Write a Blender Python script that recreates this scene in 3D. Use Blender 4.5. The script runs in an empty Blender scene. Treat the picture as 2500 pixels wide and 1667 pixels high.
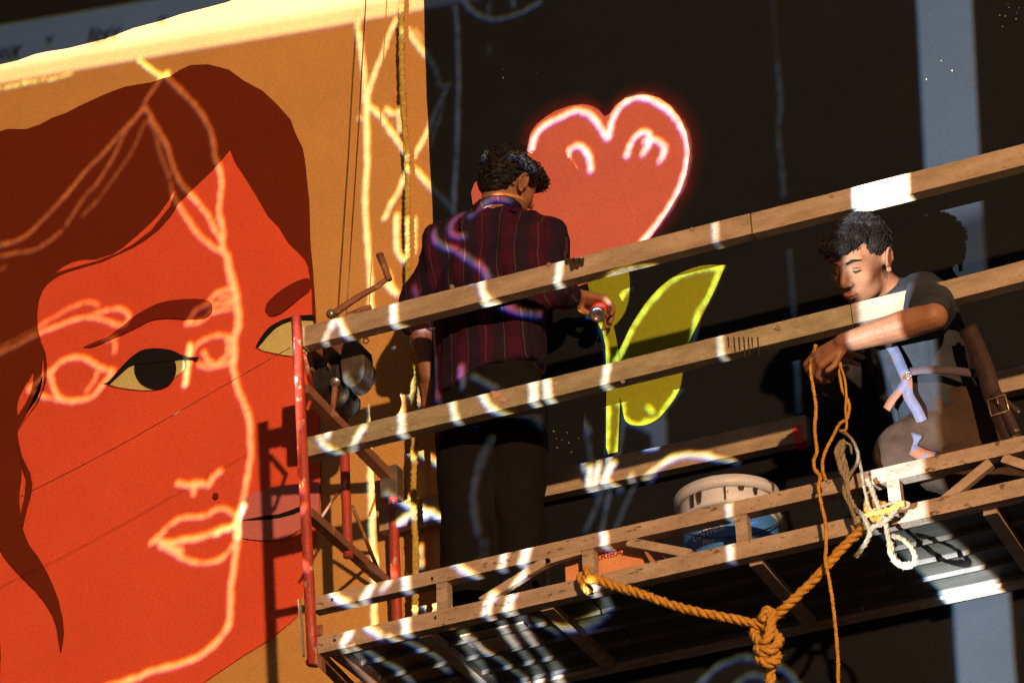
import bpy, bmesh, math, random
import numpy as np
from mathutils import Vector, Matrix, Quaternion, noise
random.seed(7)
sc = bpy.context.scene
col = sc.collection

# ------------------------------------------------------------ camera
FOC, DIST = 7200.0, 9.5
_X = np.array([19850.0, -4967.0, -FOC]); _X /= np.linalg.norm(_X)
_H = FOC*FOC/(4967-0.045*19850)
_Z = np.array([-0.045*_H, -_H, FOC]); _Z /= np.linalg.norm(_Z)
_Y = np.cross(_Z, _X); _Y /= np.linalg.norm(_Y); _Z = np.cross(_X, _Y)
RC = np.stack([_X, _Y, _Z], 1)                 # world -> camera (right, down, forward)
CAM = -(RC.T @ np.array([0, 0, 1.0]))*DIST
cam = bpy.data.cameras.new('camera'); cam.sensor_width = 36; cam.lens = FOC/2500*36
cam.clip_start = 0.1; cam.clip_end = 800
co = bpy.data.objects.new('camera', cam); col.objects.link(co)
r, d, f = RC[0], RC[1], RC[2]
co.matrix_world = Matrix(((r[0], -d[0], -f[0], CAM[0]), (r[1], -d[1], -f[1], CAM[1]), (r[2], -d[2], -f[2], CAM[2]), (0, 0, 0, 1)))
sc.camera = co
def at(px, py, Y=0.0):                          # point of the plane y = Y seen at a photograph position
    v = RC.T @ np.array([(px-1250)/FOC, (py-833.5)/FOC, 1.0]); t = (Y-CAM[1])/v[1]
    return Vector(CAM+v*t)
def onz(px, py, Z):
    v = RC.T @ np.array([(px-1250)/FOC, (py-833.5)/FOC, 1.0]); t = (Z-CAM[2])/v[2]
    return Vector(CAM+v*t)

# ------------------------------------------------------------ night sky, exposure
w = bpy.data.worlds.new('World'); sc.world = w; w.use_nodes = True
nt = w.node_tree; bg = nt.nodes['Background']
sky = nt.nodes.new('ShaderNodeTexSky'); sky.sky_type = 'NISHITA'; sky.sun_disc = False
sky.sun_elevation = math.radians(-4); sky.sun_rotation = math.radians(150)
mxs = nt.nodes.new('ShaderNodeMixRGB'); mxs.blend_type = 'ADD'; mxs.inputs[0].default_value = 1
mxs.inputs[2].default_value = (1.45, .95, .80, 1)      # orange glow of the city on the night sky
nt.links.new(sky.outputs[0], mxs.inputs[1]); nt.links.new(mxs.outputs[0], bg.inputs[0]); bg.inputs[1].default_value = 0.085
sc.view_settings.view_transform = 'Standard'; sc.view_settings.look = 'None'
sc.view_settings.exposure = 0; sc.view_settings.gamma = 1

# ------------------------------------------------------------ street flood lamp (warm, from the right)
L = bpy.data.lights.new('flood_lamp', 'POINT'); L.color = (1.0, 0.56, 0.26); L.energy = 14600; L.shadow_soft_size = 0.16
lo = bpy.data.objects.new('flood_lamp', L); lo.location = (9.2, -14.0, -0.7); col.objects.link(lo)
# ------------------------------------------------------------ projector lamp: a slide of white line drawing
PJ = Vector((0.216, -9.94, -5.1))
DF = 0.605                                      # distance of the scaffold's front face from the wall
S3 = 2.94
def tr(pts, ox, oy, s): return [(ox+a/s, oy+b/s) for a, b in pts]
def z1(*p): return tr(p, 0, 0, 2.94)
def z2(*p): return tr(p, 800, 0, 2.94)
def z4(*p): return tr(p, 0, 533, 2.94)
def z5(*p): return tr(p, 0, 1134, 2.94)
def z6(*p): return tr(p, 600, 700, 4.704)
def z7(*p): return tr(p, 600, 1000, 4.704)
def z8(*p): return tr(p, 600, 1334, 4.704)
def ma(*p): return tr(p, 950, 350, 3.92)
def mb_(*p): return tr(p, 950, 700, 3.92)
def mc(*p): return tr(p, 950, 1060, 3.92)
def md(*p): return tr(p, 1000, 1330, 4.652)
def me(*p): return tr(p, 1450, 1060, 3.92)
def V(*p): return [(a*1.063, b*1.063) for a, b in p]
STR = []                                        # (points, width px, brightness, plane)
def st(p, w=11, b=1.0, pl=0.0): STR.append((p, w, b, pl))
F = -DF; DK = 'deck'; MN = -0.42; RR = -0.07
# hair and profile lines of the drawn woman
st([(-10,219),(40,209),(72,199)], 6); st([(120,196),(140,190),(176,180)], 6); st([(60,205),(110,195)], 4)
st(z1((1000,430),(1060,480),(1130,530),(1170,545),(1200,525),(1215,545)), 10)
st(z1((1170,550),(1050,730),(1000,820),(860,970),(740,1110),(620,1230),(480,1400),(330,1560))+[(60,580),(0,600)], 9, 1.0)
st([(0,625),(41,618),(85,611),(119,591),(153,564)], 8, .95)
st([(354,265),(306,326),(279,384),(238,449),(204,486),(163,550)], 7, .85)
st([(357,296),(326,367),(299,408),(245,483),(204,527)], 6, .6); st([(-5,662),(16,652)], 5, .5)
st(z1((1190,545),(1300,650),(1420,780),(1500,900),(1530,1000),(1550,1130),(1580,1200),(1600,1300),(1590,1400),(1580,1560)), 11, 1.1)
st(z4((1590,0),(1610,100),(1600,200),(1640,280)), 13)
st(z4((1640,280),(1660,400),(1690,500),(1710,620),(1720,760),(1690,880),(1690,980),(1680,1060)), 19)
st(z4((1680,1060),(1720,1230),(1770,1350),(1800,1450),(1803,1566))+[(617,1100),(612,1134),(602,1195),(592,1240),(585,1270)], 12)
st([(585,1270),(582,1324),(575,1379),(568,1427),(565,1474),(563,1518),(544,1552),(510,1586),(476,1607),(425,1624),(374,1637),(323,1658),(250,1680)], 13)
st([(357,262),(384,313),(408,354),(425,408),(446,452),(476,483),(510,527),(531,567),(548,594)], 10, 1.1)
st([(364,293),(381,327),(395,381),(415,435),(422,473)], 7, .75)
st([(422,473),(442,507),(469,545),(476,560),(503,587),(531,608),(551,618)], 10, .9)
st(z4((-20,975),(100,925),(200,870),(300,820),(400,780),(520,735),(640,710),(760,730),(850,765),(910,760),(935,710),(900,665),(840,650),(760,665),(680,685)), 9, .9)
st(z4((-20,945),(120,870),(240,810),(330,750),(430,690),(520,640),(640,600),(720,625)), 7, .55)
st(z4((800,850),(835,900),(830,960)), 7, .8); st(z4((760,880),(850,850)), 7, .6)
st(z4((370,1120),(420,1050),(500,1005),(600,1000),(680,1040),(760,1085),(820,1095),(780,1150),(700,1250),(640,1290),(520,1310),(440,1290),(395,1220),(370,1120)), 11)
st(z4((370,1090),(280,1170),(215,1225),(300,1270),(440,1305)), 8, .85); st(z4((705,1090),(690,1160),(620,1250)), 7, .8)
st(z4((1345,760),(1440,745)), 9); st(z4((1370,740),(1420,660),(1500,610),(1540,560),(1600,520),(1700,505)), 9)
st(z4((1590,565),(1690,560)), 8); st(z4((1500,625),(1690,600)), 8); st(z4((1530,680),(1690,640)), 8); st(z4((1400,750),(1480,720),(1540,650)), 7, .7)
st(z4((1380,980),(1400,930),(1460,880),(1560,840),(1640,850),(1700,880)), 9)
st(z4((1645,870),(1640,980),(1560,1040),(1500,1020),(1470,960)), 9); st(z4((1440,1050),(1500,1070),(1600,1050),(1690,1030)), 9)
st(z4((1370,910),(1365,1000),(1350,1120),(1340,1190)), 12, 2.2)
st(z5((1290,130),(1350,145),(1420,135),(1470,135)), 15); st(z5((1400,150),(1400,205)), 13); st(z5((1510,145),(1540,90),(1590,50)), 13)
st(z5((1090,565),(1160,500),(1230,430),(1320,380),(1420,375),(1500,360),(1560,320),(1620,315),(1700,360)), 9)
st(z5((1150,550),(1250,560),(1350,530),(1450,520),(1550,480),(1650,450),(1720,440)), 15)
st(z5((1170,570),(1230,600),(1300,620)), 20, .9)
st(z5((1250,620),(1320,670),(1420,700),(1520,700),(1600,670),(1660,610),(1690,560)), 9)
st(z5((1755,300),(1715,400),(1715,520)), 17, 2.4); st(z5((1560,490),(1640,460),(1700,440)), 12, 2)
# zigzag and letters on the orange strip
st(z2((215,150),(230,280),(250,420),(265,520),(275,700),(280,800),(285,1000),(285,1200),(275,1350),(275,1566))+V((850,620),(853,700),(856,900),(853,1100),(858,1250),(862,1330),(860,1400),(862,1480)), 11)
st(z2((500,130),(440,260),(400,380),(350,500),(310,620),(290,740),(380,830),(450,940),(520,1030),(560,1090)), 10)
st(z2((575,215),(640,310),(700,390)), 10); st(z2((700,390),(760,470),(790,560),(810,620),(870,610)), 7, .7)
st(z2((850,650),(790,760),(740,880),(720,940)), 6, .6); st(z2((720,940),(660,1060),(610,1140)), 10)
st(z2((600,1190),(680,1270),(740,1340)), 10); st(z2((740,1340),(820,1420),(890,1500)), 7, .7)
st(z2((560,1250),(520,1360),(460,1460),(410,1566)), 10); st(z2((420,780),(480,820),(520,790)), 9); st(z2((515,780),(525,950)), 9)
st(z2((230,850),(290,850)), 7); st(z2((830,720),(800,850),(760,960),(740,1040)), 5, .4); st(z2((620,215),(680,290)), 5, .5)
st(z2((912,50),(930,200),(935,400),(940,600),(935,800),(930,1000),(920,1200),(910,1350),(905,1560)), 8, .75)
st(z2((960,-40),(1000,40),(1050,85),(1110,120),(1200,140),(1320,115),(1420,75),(1530,10)), 9, .8); st(z2((1325,-10),(1335,50)), 7, .8)
st([(969,526),(969,580),(972,613),(986,634),(992,638),(1006,625),(1011,605),(1012,536)], 11)
st([(945,690),(955,705),(970,717)], 11); st(V((893,625),(900,655),(912,672)), 9)
st([(979,915),(979,1060)], 15); st([(985,925),(1012,975)], 9); st([(1021,900),(1030,935),(1024,985)], 10)
st(z7((1730,950),(1830,1010),(1950,1080),(2060,1110)), 12); st(z7((2000,480),(2230,620),(2330,700)), 10, .8)
st(z8((1740,250),(1790,330)), 14); st(z8((2030,610),(2140,720),(2195,640)), 14); st(z8((2010,0),(2020,210)), 6)
st(z7((1760,1290),(1900,1200),(2060,1215)), 16, 1.1, RR); st(z7((1940,1130),(2150,1190),(2300,1290)), 14, 1.2, RR)
# heart flower, leaves
st(z2((1460,1140),(1470,1040),(1510,950),(1580,890),(1660,850),(1740,810),(1800,795),(1870,815),(1930,870),(1970,930),(2010,1000),(2030,930),(2050,850),(2100,770),(2160,720),(2240,695),(2310,710))+V((1505,235),(1535,252),(1562,285),(1577,320),(1580,360),(1572,405),(1555,445),(1525,495),(1475,555)), 10, 1.5)
st(z2((1660,1110),(1710,1120),(1730,1160),(1765,1220)), 8, 1.4); st(z2((1715,1140),(1740,1080),(1790,1045),(1840,1070),(1880,1130),(1890,1230)), 9, 1.5)
st(z2((2150,1120),(2170,1050),(2210,980),(2270,945),(2315,975),(2310,1030),(2260,1110)), 9, 1.5); st(V((1482,325),(1510,322),(1527,342),(1515,372)), 9, 1.5)
st(V((1660,615),(1600,620),(1545,645),(1500,690),(1460,745),(1435,795),(1418,830)), 6); st(V((1655,620),(1630,680),(1605,720),(1590,790)), 6, .9)
st(V((1446,640),(1440,665),(1415,705)), 6); st(V((1378,745),(1392,790),(1396,840),(1400,900),(1395,1040)), 6, .9); st(V((1428,870),(1433,920),(1425,1010),(1395,1150),(1378,1240)), 6, .8)
st(V((1345,975),(1355,1040),(1362,1080)), 5, .5); st(V((1430,955),(1450,972),(1480,978),(1515,962),(1530,935),(1565,890)), 6)
st(V((1395,1060),(1375,1150),(1345,1215)), 7, .6); st(V((1470,1090),(1440,1150),(1415,1210)), 6, .6); st(V((1488,935),(1505,950)), 6, .8)
st(V((1600,1575),(1640,1535),(1680,1515),(1720,1508),(1770,1520),(1810,1545),(1835,1575)), 9, .8); st(V((1685,1575),(1720,1550),(1765,1556),(1785,1575)), 9, .7)
st([(1886,0),(1891,65),(1898,150)], 5, .16); st([(1898,150),(1905,250),(1900,330),(1910,420),(1914,480)], 7, .42); st([(1926,600),(1936,740),(1945,880),(1950,1000)], 7, .3)
st([(1193,10),(1193,40)], 6, .4); st([(1193,110),(1193,135)], 5, .2)
# marks that land on the front rails
for p, ww in ((z6((1010,360),(990,420),(985,470)), 14), (z6((1070,370),(1110,480),(1170,590)), 12), (z6((935,540),(890,680)), 9), (z6((1695,180),(1705,470)), 17),
              (z7((830,310),(920,420),(1070,510)), 9), (z7((1370,170),(1290,300),(1200,450)), 11), (z7((1785,20),(1790,330)), 16),
              (ma((880,1300),(900,1440),(1000,1540)), 13), (ma((1640,1120),(1600,1390)), 13),
              (mb_((880,1010),(970,1150),(1080,1230)), 13), (mb_((600,1090),(645,1300)), 12), (mb_((1360,900),(1375,1150)), 13), (mb_((1497,870),(1512,1130)), 13), (mb_((2090,740),(2050,990)), 14),
              (mc((620,1230),(820,1360)), 13), (mc((1105,1130),(1070,1290)), 14), (mc((1320,1090),(1275,1250)), 22), (mc((2048,920),(2065,1080)), 14), (mc((1290,1330),(1180,1490)), 16), (mc((1010,1540),(930,1620)), 13),
              (z8((990,530),(1150,660)), 13), (z8((1450,440),(1350,610)), 16), (z8((1650,390),(1560,490)), 10), (z8((1833,345),(1843,510)), 18), (z8((1195,970),(1125,1100)), 15), (z8((1390,920),(1550,1020)), 13), (z8((1830,820),(1842,990)), 19),
              (md((930,560),(860,780)), 16), (md((1180,540),(1090,750)), 18), (md((2120,410),(2070,530)), 18), (me((1290,660),(1300,810)), 9), (me((1300,1030),(1306,1210)), 10),
              ([(1745,540),(1747,590)], 9), ([(1757,820),(1762,885)], 9), (z7((580,790),(690,940)), 9), (z7((710,1110),(610,1250)), 12), (z7((590,130),(650,210)), 6), (z8((640,130),(740,260)), 8)):
    st(p, ww, 1.0, F)
# marks on the underside of the deck
for p, ww in ((md((1000,800),(1110,950),(1280,1200),(1480,1440)), 12), (md((1240,740),(1300,900),(1420,1080),(1560,1250),(1700,1390)), 13), (md((640,1010),(700,1200),(800,1350),(920,1540)), 17),
              (md((750,1060),(880,1200),(1020,1280),(1260,1470)), 11), (z8((1250,1180),(1350,1330),(1500,1500),(1600,1580)), 13), (z8((1330,1150),(1500,1260),(1750,1400),(1900,1540)), 12),
              (z8((1720,1030),(1960,1130),(2220,1270),(2290,1400)), 11), (md((1750,910),(1900,940),(2070,870),(2250,700),(2200,560)), 9), (md((1450,860),(1560,920),(1660,980)), 9)):
    st(p, ww, 1.0, DK)
# marks on the standing man
for p, ww in ((ma((735,665),(670,760),(665,830),(700,880),(770,885)), 8), (ma((510,830),(515,920),(590,980),(700,1030),(830,1110),(950,1190),(1010,1300)), 11), (ma((1110,540),(1010,520),(930,560),(860,640),(830,690)), 12),
              (mb_((1120,170),(1260,235),(1400,270),(1500,270)), 9), (mb_((745,760),(740,960)), 12), (mb_((840,850),(960,910),(1070,975)), 7), (z6((1950,0),(1975,110)), 9), (z6((2040,480),(2110,700),(2165,1000),(2210,1350)), 10),
              (mc((960,30),(880,300),(830,600),(860,950)), 9), (mc((900,1000),(897,1180)), 6), (mb_((1340,1240),(1430,1400)), 11)):
    st(p, ww, 2.6 if p[0][1] < 920 and p[0][0] > 1050 else 1.1, MN)
for p, ww in ((mc((1920,320),(1905,550)), 11), (mc((2000,300),(1965,540)), 11), (mc((2140,280),(2070,420),(2130,520)), 16), (me((450,450),(600,320),(740,230),(900,195),(1050,200),(1200,240),(1300,262)), 9), (md((1340,1500),(1345,1570)), 9), (md((1500,1450),(1490,1570)), 15), (md((1710,1400),(1690,1570)), 18)):
    st(p, ww, 1.1, RR)
DECKZ = at(1097, 1525, F).z + .028
def to_wall(px, py, pl):
    A = onz(px, py, DECKZ) if pl == DK else at(px, py, pl)
    s = (0-PJ.y)/(A.y-PJ.y); B = PJ+(A-PJ)*s
    return np.array([B.x, B.z])
def catmull(pts, n=6):
    P = [np.array(p, float) for p in pts]
    if len(P) < 3: return P
    out = []
    for i in range(len(P)-1):
        a = P[i-1] if i else 2*P[0]-P[1]; b, c_ = P[i], P[i+1]; e = P[i+2] if i+2 < len(P) else 2*P[-1]-P[-2]
        for k in range(n):
            t = k/n; out.append(.5*((2*b)+(c_-a)*t+(2*a-5*b+4*c_-e)*t*t+(3*b-a-3*c_+e)*t**3))
    out.append(P[-1]); return out
def slide():
    cs = [to_wall(x, y, 0) for x, y in ((-80,-80),(2580,-80),(-80,1760),(2580,1760))]
    x0 = min(c[0] for c in cs); x1 = max(c[0] for c in cs); q0 = min(c[1] for c in cs); q1 = max(c[1] for c in cs)
    rs = .0018; Wn = int((x1-x0)/rs); Hn = int((q1-q0)/rs)
    img = np.zeros((Hn, Wn), np.float32)
    rng = np.random.RandomState(3)
    jit = rng.rand(Hn//5+2, Wn//5+2).astype(np.float32); jit = np.kron(jit, np.ones((5, 5), np.float32))[:Hn, :Wn]
    def poly_mask(pp):
        pp = [((a[0]-x0)/rs, (a[1]-q0)/rs) for a in pp]
        ys = np.arange(Hn)[:, None]+.5; xs = np.arange(Wn)[None, :]+.5; ins = np.zeros((Hn, Wn), bool)
        for i in range(len(pp)):
            xa, ya = pp[i]; xb, yb = pp[i-1]
            c_ = (ya > ys) != (yb > ys)
            ins ^= c_ & (xs < (xb-xa)*(ys-ya)/((yb-ya) or 1e-9)+xa)
        return ins
    bar = poly_mask([to_wall(*q, 0) for q in ((-90,78),(0,62),(370,0),(700,-54),(1500,-180),(1500,-60),(1140,3),(1036,22),(800,66),(400,134),(0,204),(-90,219))])
    px_up = np.clip((np.arange(Hn)[:, None]-np.interp(np.arange(Wn), *zip(*sorted(((to_wall(*q, 0)[0]-x0)/rs, (to_wall(*q, 0)[1]-q0)/rs) for q in ((-90,219),(0,204),(400,134),(800,66),(1036,22),(1500,-60)))))[None, :])/60.0, 0, 1)
    img[bar] = (.72+1.1*np.clip((px_up-.45)/.5, 0, 1))[bar]
    def stroke(pts, wd, b, pl, dark=False):
        P2 = [to_wall(p[0], p[1], pl) for p in catmull(pts)]
        hw = wd*.5*DIST/FOC*.93/rs; soft = 1.5; b = b*1.3 if not dark else b; m = int(hw+soft+5)
        for a, c_ in zip(P2[:-1], P2[1:]):
            ax, ay = (a[0]-x0)/rs, (a[1]-q0)/rs; bx, by = (c_[0]-x0)/rs, (c_[1]-q0)/rs
            i0, i1 = max(0, int(min(ax, bx))-m), min(Wn, int(max(ax, bx))+m+1); j0, j1 = max(0, int(min(ay, by))-m), min(Hn, int(max(ay, by))+m+1)
            if i1 <= i0 or j1 <= j0: continue
            X, Y = np.meshgrid(np.arange(i0, i1)+.5, np.arange(j0, j1)+.5)
            dx, dy = bx-ax, by-ay; t = np.clip(((X-ax)*dx+(Y-ay)*dy)/(dx*dx+dy*dy+1e-9), 0, 1)
            dd = np.hypot(X-ax-t*dx, Y-ay-t*dy)
            v = np.clip((hw+(0 if dark else (jit[j0:j1, i0:i1]-.5)*3.2)-dd)/soft+.5, 0, 1)
            if dark: img[j0:j1, i0:i1] *= 1-v*b
            else:
                v = v*b*(.8+.35*jit[j0:j1, i0:i1]); img[j0:j1, i0:i1] = np.maximum(img[j0:j1, i0:i1], v)
    # dark writing of the program's menu in the bright bar: "ear", arrow, "Abrir", arrow
    T = []
    def glyphs(x, y, s, sl, names):
        G = {'e': [[(0,.5),(.8,.5),(.75,.15),(.4,0),(.05,.2),(0,.6),(.3,1),(.8,.95)]], 'a': [[(.1,.1),(.5,0),(.8,.2),(.8,1)],[(.8,.45),(.3,.5),(0,.75),(.25,1),(.8,.85)]],
             'r': [[(0,0),(0,1)],[(0,.35),(.3,.05),(.6,0)]], 'A': [[(0,1),(.45,-.5),(.9,1)],[(.2,.5),(.7,.5)]], 'b': [[(0,-.5),(0,1)],[(0,.3),(.4,0),(.8,.4),(.5,1),(0,.8)]],
             'i': [[(0,0),(0,1)],[(0,-.4),(0,-.35)]]}
        W_ = {'e': 1.1, 'a': 1.1, 'r': .8, 'A': 1.2, 'b': 1.1, 'i': .45}
        for ch in names:
            for g in G[ch]: T.append([(x+a*s*.8, y+b*s-sl*(a*s*.8)) for a, b in g])
            x += W_[ch]*s*.8; y -= sl*W_[ch]*s*.8
    glyphs(0, 122, 24, .17, 'ear'); glyphs(216, 84, 24, .17, 'Abrir')
    for g in T: stroke(g, 8, .92, 0, True)
    for (ax_, ay_) in ((120, 99), (396, 50)):
        for k in range(5): stroke([(ax_-11+2.3*k, ay_-6+4*k), (ax_+11-2.3*k, ay_-8+4*k)], 5, .9, 0, True)
    for s_ in STR: stroke(s_[0], s_[1], s_[2]*(1.6 if s_[3] == 0 and s_[0][0][0] > 1075 else 1.0), s_[3])
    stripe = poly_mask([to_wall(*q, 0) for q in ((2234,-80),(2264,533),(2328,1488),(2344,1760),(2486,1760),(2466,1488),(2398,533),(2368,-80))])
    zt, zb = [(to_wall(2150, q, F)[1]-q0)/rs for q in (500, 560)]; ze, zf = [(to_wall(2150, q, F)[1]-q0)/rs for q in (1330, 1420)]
    rows = np.arange(Hn); dim = 1-.75*np.clip((zt-rows)/(zt-zb), 0, 1)*np.clip((rows-zf)/(ze-zf), 0, 1)     # dimming added where the stripe lands on the crouching man and front rails
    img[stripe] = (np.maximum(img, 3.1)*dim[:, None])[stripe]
    pch = poly_mask([to_wall(*q, 0) for q in ((1571,1026),(1627,1022),(1626,1092),(1592,1096),(1590,1060),(1568,1048))]); img[pch] = np.maximum(img[pch], 1.2)
    # soft halo of the lens, pixel grid of the projector, colour fringes
    def blur(a, n):
        k = np.cumsum(np.pad(a, ((n, n+1), (0, 0)), 'edge'), 0); a = (k[2*n:-1]-k[:-2*n-1])/(2*n)
        k = np.cumsum(np.pad(a, ((0, 0), (n, n+1)), 'edge'), 1); return (k[:, 2*n:-1]-k[:, :-2*n-1])/(2*n)
    img = img.astype(np.float64)
    halo = blur(img, 9)[:Hn, :Wn]
    gx = (np.arange(Wn) % 6 < 1.2)[None, :]; gy = (np.arange(Hn) % 6 < 1.2)[:, None]
    img = img*(1-.42*(gx | gy)) + .03*halo + .0018
    out = np.ones((Hn, Wn, 4), np.float32)
    R_ = np.roll(img, (1, 1), (0, 1)); B_ = np.roll(img, (-3, -1), (0, 1))
    out[..., 0] = R_*.93; out[..., 1] = img*1.0; out[..., 2] = B_*1.04
    cream = (np.arange(Wn)[None, :] < (to_wall(770, 800, 0)[0]-x0)/rs) & ~bar      # warm tint added to the white light lines over the portrait
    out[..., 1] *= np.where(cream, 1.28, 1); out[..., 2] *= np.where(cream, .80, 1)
    im = bpy.data.images.new('projected_slide', Wn, Hn, float_buffer=True); im.colorspace_settings.name = 'Linear Rec.709'
    im.pixels.foreach_set(out.ravel()); im.update(); im.pack()
    return im, x0, x1, q0, q1
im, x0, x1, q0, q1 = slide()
G = bpy.data.lights.new('projector_lamp', 'POINT'); G.energy = 28000; G.shadow_soft_size = 0.012; G.use_nodes = True
go = bpy.data.objects.new('projector_lamp', G); go.location = PJ; col.objects.link(go)
nt = G.node_tree; em = nt.nodes['Emission']; N = nt.nodes.new; LK = nt.links.new
tc = N('ShaderNodeTexCoord'); sp = N('ShaderNodeSeparateXYZ'); LK(tc.outputs['Normal'], sp.inputs[0])
def mth(op, a, b=None):
    m = N('ShaderNodeMath'); m.operation = op
    for i, v in enumerate((a, b)):
        if v is None: continue
        if isinstance(v, (int, float)): m.inputs[i].default_value = v
        else: LK(v, m.inputs[i])
    return m.outputs[0]
dist = -PJ.y
u = mth('DIVIDE', mth('ADD', mth('MULTIPLY', mth('DIVIDE', sp.outputs[0], sp.outputs[1]), dist), PJ.x-x0), x1-x0)
v = mth('DIVIDE', mth('ADD', mth('MULTIPLY', mth('DIVIDE', sp.outputs[2], sp.outputs[1]), dist), PJ.z-q0), q1-q0)
cb = N('ShaderNodeCombineXYZ'); LK(u, cb.inputs[0]); LK(v, cb.inputs[1])
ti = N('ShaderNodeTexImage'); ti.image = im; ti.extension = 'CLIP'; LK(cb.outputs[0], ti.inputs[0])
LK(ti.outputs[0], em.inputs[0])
fw = mth('GREATER_THAN', sp.outputs[1], 0.0); LK(fw, em.inputs[1])

# ------------------------------------------------------------ materials
MATS = {}
def mat(name, c1, c2=None, rough=.6, scale=8.0, metal=0.0, bump=0.0, spots=None, stretch=(1,1,1), spec=.3, amt=.5, fac=(.35,.65), grain=.16):
    if name in MATS: return MATS[name]
    m = bpy.data.materials.new(name); m.use_nodes = True; nt = m.node_tree; N = nt.nodes.new; K = nt.links.new
    b = nt.nodes['Principled BSDF']; b.inputs['Roughness'].default_value = rough; b.inputs['Metallic'].default_value = metal; b.inputs['Specular IOR Level'].default_value = spec
    tc = N('ShaderNodeTexCoord'); mp = N('ShaderNodeMapping'); mp.inputs['Scale'].default_value = stretch; K(tc.outputs['Object'], mp.inputs[0])
    n = N('ShaderNodeTexNoise'); n.inputs['Scale'].default_value = scale; n.inputs['Detail'].default_value = 9; n.inputs['Roughness'].default_value = .65; K(mp.outputs[0], n.inputs[0])
    rp = N('ShaderNodeValToRGB'); rp.color_ramp.elements[0].position = fac[0]; rp.color_ramp.elements[1].position = fac[1]
    c2 = c2 or tuple(x*.8 for x in c1)
    rp.color_ramp.elements[0].color = (*c2, 1); rp.color_ramp.elements[1].color = (*c1, 1); K(n.outputs[0], rp.inputs[0]); out = rp.outputs[0]
    if spots:
        n2 = N('ShaderNodeTexNoise'); n2.inputs['Scale'].default_value = spots[1]; n2.inputs['Detail'].default_value = 6; K(mp.outputs[0], n2.inputs[0])
        r2 = N('ShaderNodeValToRGB'); r2.color_ramp.elements[0].position = spots[2]; r2.color_ramp.elements[1].position = spots[2]+.03; K(n2.outputs[0], r2.inputs[0])
        mx = N('ShaderNodeMixRGB'); K(r2.outputs[0], mx.inputs[0]); K(out, mx.inputs[1]); mx.inputs[2].default_value = (*spots[0], 1); out = mx.outputs[0]
    if grain:
        g1 = N('ShaderNodeTexNoise'); g1.inputs['Scale'].default_value = 260; g1.inputs['Detail'].default_value = 3; K(tc.outputs['Object'], g1.inputs[0])
        g2 = N('ShaderNodeMapRange'); g2.inputs[1].default_value = .3; g2.inputs[2].default_value = .7; g2.inputs[3].default_value = 1-grain; g2.inputs[4].default_value = 1+grain; K(g1.outputs[0], g2.inputs[0])
        g3 = N('ShaderNodeVectorMath'); g3.operation = 'SCALE'; K(out, g3.inputs[0]); K(g2.outputs[0], g3.inputs['Scale']); out = g3.outputs[0]
    K(out, b.inputs['Base Color'])
    if bump:
        bp = N('ShaderNodeBump'); bp.inputs['Strength'].default_value = bump; bp.inputs['Distance'].default_value = .004; n3 = N('ShaderNodeTexNoise'); n3.inputs['Scale'].default_value = scale*6; n3.inputs['Detail'].default_value = 8
        K(mp.outputs[0], n3.inputs[0]); K(n3.outputs[0], bp.inputs['Height']); K(bp.outputs[0], b.inputs['Normal'])
    MATS[name] = m; return m
BLACK = mat('black wall paint', (.0068,.0088,.0122), (.0050,.0065,.0090), .7, 1.2, bump=.4, spots=((.10,.085,.09), 95, .80), spec=.10)
def paint(n, c, sc_=2.2): return mat(n, c, tuple(x*.84 for x in c), .85, sc_, bump=.7, spec=.05, fac=(.25,.75))
ORANGE = paint('orange wall paint', (.52,.285,.100)); RED = paint('red wall paint', (.68,.094,.046)); MAROON = paint('maroon wall paint', (.128,.021,.0075))
BROWN = paint('dark brow paint', (.155,.018,.010)); EYEW = paint('straw paint', (.56,.50,.22)); INK = paint('ink paint', (.012,.011,.014)); CORAL = paint('coral paint', (.54,.145,.125))
OLIVE = paint('olive paint', (.235,.275,.020)); PINK = paint('pink lip paint', (.52,.16,.165))
WOOD = mat('weathered tan board', (.38,.30,.225), (.23,.18,.13), .8, 9, bump=1.0, spots=((.13,.09,.06), 55, .68), stretch=(.7,2,2.5))
WOOD2 = mat('greenish weathered board', (.33,.29,.205), (.20,.175,.115), .8, 13, bump=1.0, spots=((.42,.33,.25), 38, .66), stretch=(.8,2.2,2.2))
TRUSS = mat('tan painted steel', (.38,.295,.23), (.24,.18,.135), .7, 12, bump=.7, spots=((.12,.08,.055), 40, .63), stretch=(.8,2,2))
REDP = mat('chipped red paint', (.46,.045,.026), (.26,.045,.028), .45, 14, bump=.9, spots=((.40,.31,.25), 30, .60), stretch=(1,1,.55), spec=.5)
RUST = mat('rusty steel', (.24,.10,.055), (.16,.07,.045), .7, 14, bump=.6, spots=((.32,.22,.16), 30, .62), spec=.4)
ALU = mat('grimy plank', (.060,.060,.052), (.035,.034,.030), .6, 6, stretch=(.5,3,3), spec=.2)
LIP = mat('lit plank edge', (.11,.10,.095), (.045,.04,.035), .5, 9, stretch=(.4,3,3))
GREY = mat('dull grey steel', (.085,.072,.062), (.04,.033,.028), .6, 16, metal=.2, bump=.5)
DARKM = mat('oily dark steel', (.035,.03,.028), (.018,.015,.014), .4, 20, metal=.3, bump=.5, spec=.5)
SHINY = mat('bright steel', (.42,.38,.36), (.28,.22,.19), .25, 12, metal=.8)
ROPEM = mat('orange manila rope', (.56,.30,.055), (.40,.19,.03), .9, 60, bump=.8)
ROPEY = mat('yellow rope', (.52,.40,.10), (.36,.22,.05), .9, 60, bump=.8)
CREAM = mat('cream cord', (.31,.265,.19), (.19,.15,.095), .9, 60, bump=.8)
CABLE = mat('rusty cable', (.11,.045,.02), (.06,.03,.02), .6, 40)
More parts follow.
